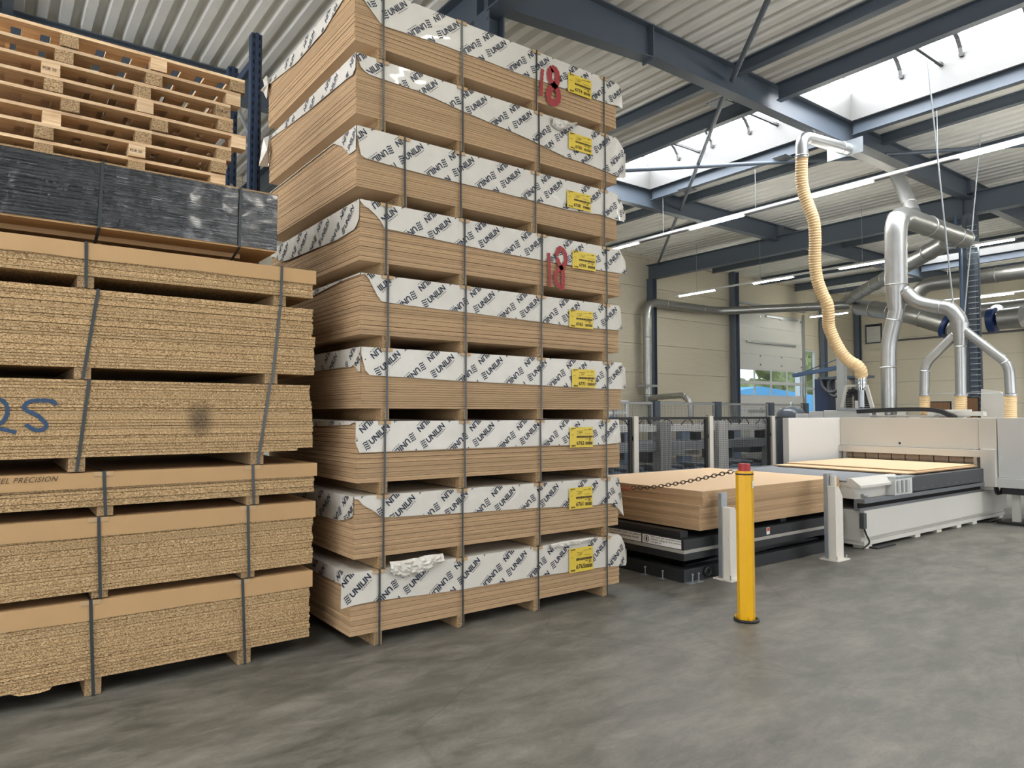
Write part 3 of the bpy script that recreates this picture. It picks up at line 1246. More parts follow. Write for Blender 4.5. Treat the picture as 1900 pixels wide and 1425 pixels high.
def spray_digits(t, strokes, y):
    V, Fc = [], []
    for pts, w in strokes:
        q = [at(px, py, Y=y) for px, py in pts]
        q = catmull(q, 5)
        v, f = ribbon2d([(p.x, p.z) for p in q], w, .12)
        n = len(V)
        V += [(a, y, b) for a, b in v]
        Fc += [tuple(n + i for i in k) for k in f]
    return mesh('spray_marking', V, Fc, 'spray_red', t)


def mdf_bundle(i, d):
    k = 8 - i
    zb = .1 + PITCHZ * k
    zt = zb + BH
    xl, xr = d['xl'], d['xr']
    L = xr - xl
    extra = {0: ', sprayed red 18', 3: ', sprayed red 18', 1: ', torn wrap', 8: ', crumpled wrap'}.get(i, '')
    t = thing('board_bundle', '%s bundle of the tall MDF stack, yellow tag %s%s' % (ORD[i], d['no'], extra), 'board bundle',
              ((xl + xr) / 2, YF + BD / 2, zb - BEAR), 'wrapped MDF bundles in the tall stack')
    rnd = random.Random(100 + i)
    n = 25
    th = .0166
    if i in (1, 2, 5):
        gaps = [rnd.choice((.0014, .0018, .0022)) for j in range(n - 1)]
    else:
        gaps = [rnd.choice((.0026, .0034)) if j % 2 else rnd.choice((.0003, .0008)) for j in range(n - 1)]
    sc = (BH - n * th) / sum(gaps)
    z = zb
    for j in range(n):
        dx, dy = rnd.uniform(-.003, .003), rnd.uniform(-.002, .003)
        if i == 5 and j == 0:
            dx = 0
        box('board', xl + dx, xl + dx + round(L, 3), YF + dy, YF + dy + BD, z, z + th, 'mdf', t)
        z += th + (gaps[j] * sc if j < n - 1 else 0)
    # bearers under the straps
    for q, px in enumerate(d['st']):
        xs = at(px, 768 - (zb - .1 - CAMH) * 200, Y=YF - .02).x
        box('bearer', xs - .034, xs + .034, YF + .004, YF + BD - .004, zb - (BEAR if k else .1), zb - .0006, 'bearer_chip', t)
        s = strap_loop('strap', xs + rnd.uniform(-.006, .006), xs, YF - .021, YF + BD + .02, zb - (BEAR if k else .1) + .003, zt + .0075, t)
        e = MB()
        e.box(xs - .05, xs + .05, YF - .0195, YF - .017, zt - .022, zt + .0068)
        e.box(xs - .05, xs + .05, YF - .0195, YF + .06, zt + .0042, zt + .0068)
        e.build('edge_protector', 'protector', s)
    # printed wrap ---------------------------------------------------------
    yw = YF - .007
    fb = [at(px, py, Y=yw) for px, py in d['fb']]
    fb = [(p.x, p.z) for p in fb]
    wg = [at(px, py, Y=yw) for px, py in d['wg']]
    wg = [(xr, zt + .004)] + [(p.x, p.z) for p in wg] + [fb[-1]]
    wg = [wg[0]] + [q for q in wg[1:] if q[0] > xr + .004]
    for a in range(1, len(wg)):
        if wg[a][0] <= wg[a - 1][0]:
            wg[a] = (wg[a - 1][0] + .002, wg[a][1])
    xa = min(fb[0][0], xl - .004)
    if fb[0][0] > xl:
        fb = [(xl - .004, min(zt - .012, fb[0][1] + .05))] + fb
    xe = max(fb[-1][0], wg[-1][0])
    amp = (.004, .008, .007, .006, .004, .004, .008, .005, .006)[i]

    def ftop(x):
        return zt + .004 if x <= xr else min(zt + .004, interp(x, wg))

    def fbot(x):
        return min(interp(x, fb), ftop(x) - .003)

    def fy(x, z):
        e = max(0.0, (zt - z)) / .2
        y = yw - .0015 - abs(wrinkle(x, z, i + 1, amp)) * min(1, .25 + e)
        if x > xr:
            y += (x - xr) * .35 * (.4 + .6 * min(1, e))
        if x < xl:
            y -= (xl - x) * .25
        return max(y, YF - .0185) if xl < x < xr else y
    V, Fc = [], []
    NX, NZ = 84, 7
    for a in range(NX + 1):
        x = xa + (xe - xa) * a / NX
        tp, bt = ftop(x), fbot(x)
        for b in range(NZ + 1):
            zz = tp + (bt - tp) * b / NZ
            V.append((x, fy(x, zz), zz))
    for a in range(NX):
        for b in range(NZ):
            p = a * (NZ + 1) + b
            Fc.append((p, p + 1, p + NZ + 2, p + NZ + 1))
    # skirt on the near end
    lb = [at(px, py, X=xl - .007) for px, py in d['lb']]
    lb = [(p.y, p.z) for p in lb]
    ys = [q[0] for q in lb]
    lb = sorted(lb)

    def lbot(y):
        return min(interp(y, lb), zt - .004)

    def lx(y, z):
        e = max(0, zt - z) / .2
        return xl - .0085 - abs(wrinkle(y, z, i + 21, amp)) * min(1, .3 + e)
    n0 = len(V)
    NY = 48
    for a in range(NY + 1):
        y = YF - .006 + (BD + .012) * a / NY
        tp, bt = zt + .004, lbot(y)
        for b in range(NZ + 1):
            zz = tp + (bt - tp) * b / NZ
            V.append((lx(y, zz), y, zz))
    for a in range(NY):
        for b in range(NZ):
            p = n0 + a * (NZ + 1) + b
            Fc.append((p, p + NZ + 1, p + NZ + 2, p + 1))
    # top sheet, and the fold that closes the overhanging end
    n0 = len(V)
    for a in range(29):
        for b in range(9):
            x, y = xl - .008 + (L + .012) * a / 28, YF - .008 + (BD + .016) * b / 8
            V.append((x, y, zt + .0035))
    for a in range(28):
        for b in range(8):
            p = n0 + a * 9 + b
            Fc.append((p, p + 9, p + 10, p + 1))
    n0 = len(V)
    m = 8
    for a in range(m + 1):
        x = xr + (xe - xr) * .98 * (1 - a / m)
        yy = YF + .03 + .18 * (a / m)
        tp, bt = ftop(xr + (xe - xr) * .98 * (1 - a / m)) - .004, fbot(xe) + .02
        V += [(x + .004, yy, tp), (x + .004, yy, bt)]
        if a:
            p = n0 + 2 * a
            Fc.append((p - 2, p, p + 1, p - 1))
    wr = mesh('wrap', V, Fc, 'wrap_film', t, True)
    # print on the front
    V, Fc = [], []

    def add_polys(polys, fn):
        for q in polys:
            n = len(V)
            V.extend([fn(u, v) for u, v in q])
            Fc.append(tuple(range(n, n + len(q))))

    def clips_front(u, v):
        if u < xa - .2 or u > xe + .2:
            return None
        b0, b1 = fbot(u - .1), fbot(u + .1)
        sl = (b1 - b0) / .2
        cl = [(0, 1, ftop(min(u, xr)) - .001), (1, 0, xe - .004), (-1, 0, -(xa + .004))]
        # v >= b0 + sl*(x-(u-.1))
        cl.append((sl, -1, -(b0 - sl * (u - .1)) - .002))
        for (p, r_), (p2, r2) in zip(wg, wg[1:]):
            if p2 - p > .004 and u > xr - .25:
                s2 = (r2 - r_) / (p2 - p)
                cl.append((-s2, 1, r_ - s2 * p))
        if len(fb) > 3 and u < xl + .25:
            for (p, r_), (p2, r2) in zip(fb[:4], fb[1:5]):
                if p2 - p > .002 and r2 < r_:
                    s2 = (r2 - r_) / (p2 - p)
                    if s2 < -.6:
                        cl.append((s2, -1, -(r_ - s2 * p)))
        return cl
    ph = (2.579 - 2.217 + (xl - 2.217)) if i == 7 else rnd.uniform(0, .497)
    add_polys(place_print(lattice(xl, xe, zt - .19, zt, ph), clips_front), lambda u, v: (u, fy(u, v) - .0022, v))

    # print on the near end (read from -X, so u runs along -Y)
    def clips_left(u, v):
        y = -u
        if not (YF - .1 < y < YF + BD + .1):
            return None
        b0, b1 = lbot(y + .1), lbot(y - .1)
        sl = (b1 - b0) / .2
        return [(0, 1, zt), (1, 0, -YF), (-1, 0, YF + BD), (sl, -1, -(b0 - sl * (u - .1)) - .003)]
    add_polys(place_print(lattice(-(YF + BD), -YF, zt - .19, zt, rnd.uniform(0, .497)), clips_left), lambda u, v: (lx(-u, v) - .0022, -u, v))
    mesh('printed_lettering', V, Fc, 'print_ink', wr)
    l_, t_, r_, b_ = d['tg']
    p, q = at(l_, t_, Y=YF - .02), at(r_, b_, Y=YF - .02)
    label_tag(t, p.x, q.x, q.z, p.z, YF - .0195, d['no'])
    return t, zt


BUND = []
for i, d in enumerate(MD):
    BUND.append(mdf_bundle(i, d))
spray_digits(BUND[0][0], [([(1007, 128), (1006, 142), (1005, 158), (1004, 177)], .034),
                          ([(1022, 128), (1029, 128), (1034, 137), (1034, 150), (1030, 158), (1022, 164), (1018, 176), (1021, 188), (1029, 191), (1036, 184),
                            (1035, 168), (1028, 158), (1021, 148), (1020, 134), (1024, 127)], .062)], YF - .0205)
spray_digits(BUND[3][0], [([(1018, 469), (1019, 490), (1020, 510), (1020, 532)], .034),
                          ([(1032, 474), (1038, 461), (1047, 467), (1050, 482), (1046, 494), (1036, 500), (1031, 512), (1034, 526), (1043, 534), (1045, 518),
                            (1044, 502), (1038, 490), (1033, 478)], .045)], YF - .0205)


def loose_flap(t, outline, seed):
    V = []
    for k, (px, py) in enumerate(outline):
        p = at(px, py, Y=YF + BD - .01)
        V.append((p.x, p.y - .03 * abs(noise.noise(Vector((k * 1.7, seed, 0)))), p.z))
    c = sum((Vector(v) for v in V), Vector()) / len(V)
    n = len(V)
    V.append((c.x, c.y - .07, c.z))
    mesh('loose_wrap', V, [(k, (k + 1) % n, n) for k in range(n)], 'wrap_film', t)


loose_flap(BUND[0][0], [(494, 140), (504, 150), (498, 160), (499, 176), (494, 184), (489, 172), (483, 168), (490, 160), (488, 148)], 1)
loose_flap(BUND[1][0], [(489, 256), (499, 252), (499, 282), (498, 310), (480, 308), (484, 282)], 2)


def crumple(t, pts, y, seed, depth):
    """torn, crumpled film: a rumpled patch following an outline of (px, py)"""
    P = [at(px, py, Y=y) for px, py in pts]
    x0, x1 = min(p.x for p in P), max(p.x for p in P)
    half = len(P) // 2
    topl = sorted([(p.x, p.z) for p in P[:half]])
    botl = sorted([(p.x, p.z) for p in P[half:]])
    V, Fc = [], []
    N, M = 26, 8
    for a in range(N + 1):
        x = x0 + (x1 - x0) * a / N
        zt_, zb_ = interp(x, topl), interp(x, botl)
        zb_ += .012 * noise.noise(Vector((x * 30, seed, 0)))
        for b in range(M + 1):
            zz = zt_ + (zb_ - zt_) * b / M
            e = math.sin(math.pi * b / M) ** .5 if 0 < b < M else 0
            V.append((x, y - .004 - depth * abs(noise.noise(Vector((x * 22, zz * 34, seed)))) - depth * .5 * e, zz))
    for a in range(N):
        for b in range(M):
            p = a * (M + 1) + b
            Fc.append((p, p + 1, p + M + 2, p + M + 1))
    return mesh('torn_wrap', V, Fc, 'wrap_film', t)


crumple(BUND[8][0], [(722, 1042), (745, 1040), (790, 1030), (820, 1026), (724, 1066), (750, 1070), (770, 1066), (800, 1052), (812, 1044)], YF - .018, 2, .05)
crumple(BUND[1][0], [(1022, 217), (1040, 222), (1055, 229), (1066, 228), (1022, 232), (1036, 243), (1052, 240), (1064, 232)], YF - .018, 5, .045)
crumple(BUND[8][0], [(1020, 1010), (1045, 1004), (1075, 1000), (1100, 996), (1020, 1018), (1050, 1012), (1080, 1008), (1100, 1001)], YF - .016, 9, .02)


# ------------------------------------------------------------------ stack of chipboard bundles
YC, CXL = 5.14, -.86
CH = [  # bottom z, top z (boards), bearer bottom z, x right, straps (px top, py top, px bottom, py bottom), cardboard skirt (None or bottom z)
    dict(n='lowest', zb=.105, zt=.582, z0=0.0, xr=1.955, st=[(168, 1120, 174, 1255), (450, 1080, 455, 1200)], cb=.470, w='under a plain cardboard cover'),
    dict(n='second', zb=.642, zt=1.095, z0=.596, xr=1.972, st=[(183, 965, 186, 1105), (460, 942, 462, 1070)], cb=.985, w='with light cardboard edge pads under its straps'),
    dict(n='third', zb=1.172, zt=1.380, z0=1.1085, xr=1.980, st=[(193, 873, 196, 950), (469, 868, 471, 930)], cb=1.290, w='thin, handwriting on its cardboard cover'),
    dict(n='fourth', zb=1.484, zt=1.972, z0=1.3935, xr=1.965, st=[(166, 703, 143, 868), (502, 714, 479, 862)], cb=None, w='blue spray mark and dark smudge on bare edges'),
    dict(n='fifth', zb=2.048, zt=2.548, z0=1.9755, xr=1.972, st=[(183, 533, 154, 700), (521, 570, 505, 714)], cb=None, w='bare edges and slanting straps'),
    dict(n='sixth', zb=2.628, zt=2.832, z0=2.5515, xr=1.955, st=[(160, 450, 160, 526), (523, 500, 521, 568)], cb=2.735, w='thin, pale cardboard cover, below the black pack'),
]


def chip_bundle(i, d):
    t = thing('chipboard_bundle', '%s chipboard bundle up from the floor, %s' % (d['n'], d['w']), 'board bundle',
              ((CXL + d['xr']) / 2, YC + BD / 2, d['z0']), 'strapped chipboard bundles beside the tall stack')
    rnd = random.Random(40 + i)
    th = .0186
    n = int((d['zt'] - d['zb']) / .0192)
    pit = (d['zt'] - d['zb']) / n
    z = d['zb']
    for j in range(n):
        dx = rnd.uniform(-.007, .004)
        if i == 3:
            dx += -.045 * max(0, (j - 8) / n) + (-.11 if j == 0 else 0)
        if i == 4:
            dx += -.018 if j > n * .55 else 0
        dz = rnd.uniform(-.0002, .0002)
        box('board', CXL, round(d['xr'] + dx, 3), round(YC + rnd.uniform(-.003, .004), 3), YC + BD, z, z + pit - rnd.choice((.0008, .0022, .003)), 'chipboard', t)
        z += pit
    zt = d['zt']
    for (ax, ay, bx, by) in d['st']:
        p, q = at(ax, ay, Y=YC - .015), at(bx, by, Y=YC - .015)
        box('bearer', q.x - .045, q.x + .045, YC + .01, YC + BD - .02, d['z0'], d['zb'] - .001, 'bearer_chip', t)
        top = zt + (.011 if d['cb'] else .002)
        s = strap_loop('strap', q.x, p.x, YC - (.017 if d['cb'] else .008), YC + BD + .012, d['z0'] + .003, top, t, .019, .0016)
        if d['cb'] and i in (0, 1, 2):
            box('edge_pad', p.x - .055, p.x + .055, YC - .0145, YC - .0125, zt - .018, zt + .0098, 'protector', s)
    box('bearer', -.62, -.53, YC + .01, YC + BD - .02, d['z0'], d['zb'] - .001, 'bearer_chip', t)
    if d['cb']:
        V, Fc = [], []
        N = 40
        for a in range(N + 1):
            x = CXL + (d['xr'] + .016 - CXL) * a / N
            w = .006 * noise.noise(Vector((x * 3, i * 5, 0)))
            V += [(x, YC - .010, zt + .006 + .3 * w), (x, YC - .012, d['cb'] + w), (x, YC + BD + .006, zt + .006)]
            if a:
                k = 3 * a
                Fc += [(k - 3, k - 2, k + 1, k), (k - 3, k, k + 2, k - 1)]
        n0 = len(V)
        xx = d['xr'] + .016
        V += [(xx, YC - .010, zt + .006), (xx, YC - .012, d['cb']), (xx, YC + BD, d['cb']), (xx, YC + BD + .006, zt + .006)]
        Fc.append((n0, n0 + 1, n0 + 2, n0 + 3))
        cv = mesh('cardboard_cover', V, Fc, 'cardboard', t)
        if i == 2:
            tv, tf = text2d('NEL PRECISION', .072, .0, .35, 'LEFT', 1.15)
            mx = max(v[0] for v in tv)
            a, b = at(-14, 905, Y=YC - .014), at(108, 889, Y=YC - .014)
            # strokes of thin felt pen
            V = [(a.x + v[0] * (b.x - a.x) / mx, YC - .0145, b.z - .012 + v[1] * .62) for v in tv]
            mesh('handwriting', V, tf, 'pencil', cv)
    return t


CHB = [chip_bundle(i, d) for i, d in enumerate(CH)]
# blue spray characters, dark smudge
V, Fc = [], []
for pts, w in (([(-14, 742), (-4, 740), (8, 746), (14, 760), (10, 776), (0, 786), (-14, 792)], .022), ([(-14, 796), (8, 797), (30, 803)], .022),
               ([(104, 752), (98, 745), (76, 743), (55, 745), (45, 754), (50, 762), (68, 770), (80, 780), (86, 789), (80, 797), (66, 798), (54, 792), (48, 787)], .024)):
    q = catmull([at(px, py, Y=YC - .006) for px, py in pts], 5)
    v, f = ribbon2d([(p.x, p.z) for p in q], w, .1)
    n = len(V)
    V += [(a, YC - .0062, b) for a, b in v]
    Fc += [tuple(n + j for j in k) for k in f]
mesh('spray_marking', V, Fc, 'spray_blue', CHB[3])
sa, sb = at(342, 738, Y=YC - .005), at(400, 818, Y=YC - .005)
mesh('smudge', [(sa.x, YC - .0052, sb.z), (sb.x, YC - .0052, sb.z), (sb.x, YC - .0052, sa.z), (sa.x, YC - .0052, sa.z)], [(0, 1, 2, 3)], 'smudge', CHB[3])
# splintered bottom sheet corner hanging from the lowest bundle
sp = at(58, 1275, Y=YC)
mesh('splinter', [(sp.x - .11, YC + .01, .104), (sp.x + .11, YC + .01, .104), (sp.x + .09, YC - .01, .088), (sp.x + .02, YC - .012, .082), (sp.x - .06, YC - .01, .086)], [(0, 1, 2, 3, 4)], 'chipboard', CHB[0])

# black film-wrapped pack on top
ZP0, ZP1, XP = 2.955, 3.362, 1.672
bp = thing('film_wrapped_pack', 'long board pack wrapped in shiny black stretch film under the pallets', 'board pack', ((CXL + XP) / 2, YC + 1.0, 2.845))
V, Fc = [], []
NX, NZ = 90, 14
for a in range(NX + 1):
    x = CXL + (XP - CXL) * a / NX
    for b in range(NZ + 1):
        z = ZP0 + (ZP1 - ZP0) * b / NZ
        V.append((x, YC - .004 - .006 * abs(noise.noise(Vector((x * 2.5, z * 40, 3)))) - .004 * noise.noise(Vector((x * 9, z * 14, 1))), z))
for a in range(NX):
    for b in range(NZ):
        p = a * (NZ + 1) + b
        Fc.append((p, p + NZ + 1, p + NZ + 2, p + 1))
n0 = len(V)
for a in range(25):
    y = YC - .004 + 2.0 * a / 24
    for b in range(NZ + 1):
        z = ZP0 + (ZP1 - ZP0) * b / NZ
        V.append((XP + .004 * abs(noise.noise(Vector((y * 3, z * 40, 8)))), y, z))
for a in range(24):
    for b in range(NZ):
        p = n0 + a * (NZ + 1) + b
        Fc.append((p, p + NZ + 1, p + NZ + 2, p + 1))
mesh('stretch_film', V, Fc, 'stretch_film', bp, True)
box('board_core', CXL, XP - .006, YC + .008, YC + 2.0, ZP0 + .004, ZP1 - .002, 'lift_black', bp)
box('top_sheet', CXL, XP + .006, YC - .006, YC + 2.0, ZP1 - .001, ZP1 + .010, 'bearer_chip', bp)
box('bottom_sheet', CXL, XP - .002, YC + .002, YC + 2.0, ZP0 - .012, ZP0 + .004, 'cardboard', bp)
for px, px2 in ((191, 184), (448, 445)):
    a, b = at(px, 302, Y=YC - .015), at(px2, 417, Y=YC - .015)
    s = MB()
    s.bar((a.x, YC - .015, ZP1 + .012), (b.x, YC - .015, ZP0 - .014), .019, .0018, roll=Vector((0, 1, 0)))
    s.bar((b.x, YC - .015, ZP0 - .015), (b.x, YC + .30, 2.852), .019, .0018, roll=Vector((0, 0, 1)))
    s.bar((a.x, YC - .015, ZP1 + .012), (a.x, YC + 2.0, ZP1 + .012), .019, .0018, roll=Vector((0, 0, 1)))
    s.build('strap', 'strap', bp)
    box('bearer', b.x - .05, b.x + .05, YC + .31, YC + 1.9, 2.845, ZP0 - .0125, 'bearer_chip', bp)
box('bearer', -.66, -.56, YC + .31, YC + 1.9, 2.845, ZP0 - .0125, 'bearer_chip', bp)
box('lath', CXL, XP - .2, YC + .22, YC + .30, 2.91, ZP0 - .0125, 'cardboard', bp)

# ------------------------------------------------------------------ pallets
PZ, PP = ZP1 + .0105, .1040
PR = (419, 419, 430, 456, 432, 428, 447, 454)   # right ends, bottom to top
PN = ['lowest', 'second', 'third', 'fourth', 'fifth', 'sixth', 'seventh', 'topmost']
YP = 5.22
for k in range(8):
    z = PZ + k * PP
    xr = at(PR[k], 330 - 25 * k, Y=YP).x
    xl, dp = xr - 1.66, 1.1
    t = thing('pallet', '%s%s light wooden pallet stacked on the black film-wrapped pack' % (PN[k], '' if k in (0, 7) else ' from the bottom'), 'pallet',
              ((xl + xr) / 2, YP + dp / 2, z), 'pallets stacked on the black pack')
    rnd = random.Random(k)
    j = rnd.uniform(-.012, .012)
    for r_ in range(3):
        y = YP + j + r_ * .5
        for c in range(4):
            x = xl + c * .52
            bk = box('block', x, x + .1, y, y + .1, z, z + .0775, 'bearer_chip' if (c + k) % 3 else 'pallet_wood', t)
            if r_ == 0 and (k, c) in ((1, 2), (5, 1), (5, 3)):
                tv, tf = text2d('FOR 50', .026, .0004)
                mesh('stamp', [(x + .006 + v[0] * .9, y - .0012, z + .028 + v[1]) for v in tv], tf, 'tag_ink', bk)
        box('lead_board', xl, xr, y, y + .1, z + .078, z + .098, 'pallet_wood', t)
    for c in range(11):
        x = xl + .01 + c * .155
        for r_ in range(2):
            y = YP + j + .1 + r_ * .5
            box('deck_slat', x, x + .1, y + .001, y + .399, z + .078, z + .0975, 'pallet_wood', t)

# ------------------------------------------------------------------ rack behind the stacks
rk = thing('pallet_rack', 'blue perforated rack upright frame standing behind the pallets', 'rack', (2.3, 8.35, 0))
for yy in (7.9, 8.85):
    u = MB()
    u.box(2.245, 2.26, yy - .05, yy + .05, 0, 6.0)
    u.box(2.345, 2.36, yy - .05, yy + .05, 0, 6.0)
    u.box(2.26, 2.345, yy - .055, yy - .04, 0, 6.0)
    u.box(2.285, 2.32, yy - .075, yy - .055, 0, 6.0)
    up = u.build('upright', 'rack_blue', rk)
    h = MB()
    for q in range(34):
        z = 2.8 + q * .095
        for sx in (2.268, 2.332):
            h.box(sx - .007, sx + .007, yy - .0565, yy - .0545, z, z + .045)
    ho = h.build('slots', 'dark_gap', up)
    ho['kind'] = 'stuff'
    box('foot_plate', 2.22, 2.40, yy - .09, yy + .07, 0, .006, 'rack_blue', rk)
b = MB()
b.bar((2.3, 7.95, 5.72), (2.3, 8.8, 5.72), .05, .09)
b.build('top_brace', 'rack_blue', rk)
for z in (.4, 1.5, 2.6, 3.7, 4.8):
    b = MB()
    b.bar((2.3, 7.95, z), (2.3, 8.8, z + .85), .03, .03)
    b.build('diagonal_brace', 'zinc_dull', rk)


# ------------------------------------------------------------------ yellow bollard and chain
BX, BY = 5.215, 3.655
bl = thing('bollard', 'yellow steel guard bollard with red top standing on the open floor', 'bollard', (BX, BY, 0))
rb = .073


def octo(r, rot=R(-8)):
    """ten-sided rounded post outline"""
    return [(BX + r * math.cos(rot + k * math.pi / 4), BY + r * math.sin(rot + k * math.pi / 4)) for k in range(8)]


MB().prism(octo(rb), 'Z', .006, 1.235).build('post', 'bollard_yellow', bl)
MB().prism(octo(rb + .002), 'Z', 1.235, 1.247).build('groove_ring', 'black_rubber', bl)
MB().prism(octo(rb + .001), 'Z', 1.247, 1.268).build('collar', 'bollard_yellow', bl)
MB().tube([(BX, BY, 1.268), (BX, BY, 1.325), (BX, BY, 1.33)], [.051, .051, .045], 24).build('red_cap', 'bollard_red', bl, True)
bt = MB()
ring = [(BX + .096 * math.cos(a), BY + .096 * math.sin(a), .012) for a in [k * 2 * math.pi / 28 for k in range(29)]]
bt.tube(ring, .011, 8, False)
bt.tube([(BX, BY, 0), (BX, BY, .012)], .094, 28)
bt.build('base_ring', 'black_rubber', bl, True)
for a in (R(-120), R(-20), R(120)):
    x, y = BX + .085 * math.cos(a), BY + .085 * math.sin(a)
    MB().tube([(x, y, .012), (x, y, .045)], .008, 8).build('bolt', 'bollard_yellow', bl, True)
p = Vector((BX, BY, 0)) + (RT * .66 - Vector((YAW.x, YAW.y, 0)) * .62).normalized() * .067
s = MB()
d = Vector((p.x - BX, p.y - BY, 0)).normalized()
e = Vector((-d.y, d.x, 0))
for zz in (0, 1):
    pass
c0 = Vector((BX, BY, 1.155)) + d * (rb + .001)
v = [c0 + e * a + Vector((0, 0, b)) for a, b in ((-.014, -.03), (.014, -.03), (.014, .03), (-.014, .03))]
mesh('rating_sticker', v, [(0, 1, 2, 3)], 'sticker_white', bl)
ho = MB()
hk = Vector((BX - .02, BY + .078, 1.258))
ho.tube([(BX - .01, BY + .066, 1.258), hk, (BX - .025, BY + .10, 1.262)], .009, 8)
ho.build('chain_hook', 'zinc_dull', bl, True)

ch = thing('barrier_chain', 'dark link chain slung from the yellow bollard towards the tall board stack', 'chain', (5.22, 5.0, .97))
ends = [(BX - .022, 3.76, 1.255), (5.21, 4.2, 1.145), (5.215, 4.65, 1.05), (5.22, 5.07, 1.0), (5.22, 5.6, .975), (5.22, 6.2, .985), (5.22, 6.8, 1.04), (5.22, 7.33, 1.13)]
path = resample(catmull(ends, 12), .046)
for k in range(len(path) - 1):
    a, b = path[k], path[k + 1]
    dd = (b - a).normalized()
    mid = (a + b) / 2
    side = dd.cross(Vector((0, 0, 1))).normalized()
    upv = side.cross(dd)
    wv = side if k % 2 else upv
    loop = []
    for q in range(13):
        an = 2 * math.pi * q / 12
        loop.append(mid + dd * (.031 * math.cos(an)) + wv * (.0155 * math.sin(an)))
    MB().tube(loop, .0042, 6, False).build('link', 'chain_red' if a.y > 4.95 else 'chain_iron', ch, True)

# ------------------------------------------------------------------ scissor lift with MDF pile
LX0, LX1, LY0, LY1 = 5.83, 9.02, 4.83, 6.95
lf = thing('scissor_lift_table', 'black scissor lift table with warning stickers carrying a pile of MDF boards', 'lift table', ((LX0 + LX1) / 2, (LY0 + LY1) / 2, 0))
b = MB()
b.box(LX0, LX1, LY0, LY0 + .1, .004, .135).box(LX0, LX1, LY1 - .1, LY1, .004, .135)
b.box(LX0, LX0 + .1, LY0 + .1, LY1 - .1, .004, .135).box(LX1 - .1, LX1, LY0 + .1, LY1 - .1, .004, .135)
b.build('base_frame', 'lift_black', lf)
b = MB()
b.box(LX0, LX1, LY0, LY1, .225, .30)
b.build('lower_apron', 'lift_black', lf)
b = MB()
b.box(LX0 - .006, LX1, LY0 - .006, LY1, .30, .335)
b.build('trim_band', 'stripe_grey', lf)
b = MB()
b.box(LX0, LX1, LY0, LY1, .335, .442)
b.build('platform', 'lift_black', lf, False)
for x in (5.90, 6.75, 7.75, 8.75):
    box('cross_bar', x, x + .12, LY0 + .10, LY1 - .05, .442, .508, 'lift_black', lf, .004)
for y in (LY0 + .16, LY1 - .22):
    for (xa, xb) in ((LX0 + .2, LX1 - .25), (LX1 - .25, LX0 + .2)):
        s = MB()
        s.bar((xa, y + (.0 if xa < xb else .07), .1), (xb, y + (.0 if xa < xb else .07), .23), .05, .07)
        s.build('scissor_arm', 'lift_black', lf)
for (x, y) in ((5.86, 5.35), (5.86, 5.1), (5.93, 4.80), (6.03, 4.80), (8.75, 4.80), (8.85, 4.80)):
    a = MB()
    a.tube([(x - (.05 if y > 5 else 0), y, 0), (x - (.05 if y > 5 else 0), y, .085)], .006, 6)
    a.tube([(x - (.05 if y > 5 else 0), y, .076), (x - (.05 if y > 5 else 0), y, .088)], .013, 6)
    a.box(x - .09, x + .03, y - .04, y + .04, 0, .004)
    a.build('anchor_bolt', 'zinc_dull', lf, True)
tb = MB()
tb.tube([(6.2 + .05 * math.cos(q), 4.815, .075 + .042 * math.sin(q)) for q in [k * math.pi / 8 for k in range(17)]], .012, 6, False)
tb.build('lifting_eye', 'lift_black', lf, True)
# warning plates on the end facing -X
def plate_text(parent, lines, X, y_left, ztop, size, pitch):
    V, Fc = [], []
    for k, ln in enumerate(lines):
        tv, tf = text2d(ln, size, size * .012)
        n = len(V)
        V += [(X, y_left - q[0], ztop - k * pitch + q[1]) for q in tv]
        Fc += [tuple(n + j for j in f) for f in tf]
    mesh('plate_text', V, Fc, 'tag_ink', parent)


for (ya, yb, lines, sz) in ((6.03, 5.42, ('Do not enter under this platform', 'unless it is mechanically locked!'), .036),
                            (5.40, 4.86, ('Nicht unter dem Lastaufnahmemittel', 'aufhalten, solange es nicht mechanisch', 'verriegelt ist!'), .029)):
    pl = box('warning_plate', LX0 - .005, LX0 - .002, yb, ya, .343, .436, 'sticker_white', lf)
    plate_text(pl, lines, LX0 - .0058, ya - .12, .408 if len(lines) == 2 else .413, sz, .034 if len(lines) == 2 else .027)
    rg = MB()
    cy, cz = ya - .06, .39
    rg.tube([(LX0 - .0058, cy + .036 * math.cos(q), cz + .036 * math.sin(q)) for q in [k * math.pi / 12 for k in range(25)]], .0035, 5, False)
    rg.box(LX0 - .0066, LX0 - .0054, cy - .012, cy + .010, cz - .022, cz + .022)
    rg.build('pictogram', 'tag_ink', pl)
pl = box('hazard_sticker', 7.30, 7.36, LY0 - .004, LY0 - .001, .352, .432, 'sticker_white', lf)
mesh('hazard_print', [(7.306, LY0 - .0046, .39), (7.354, LY0 - .0046, .39), (7.354, LY0 - .0046, .428), (7.306, LY0 - .0046, .428)], [(0, 1, 2, 3)], 'sticker_red', pl)

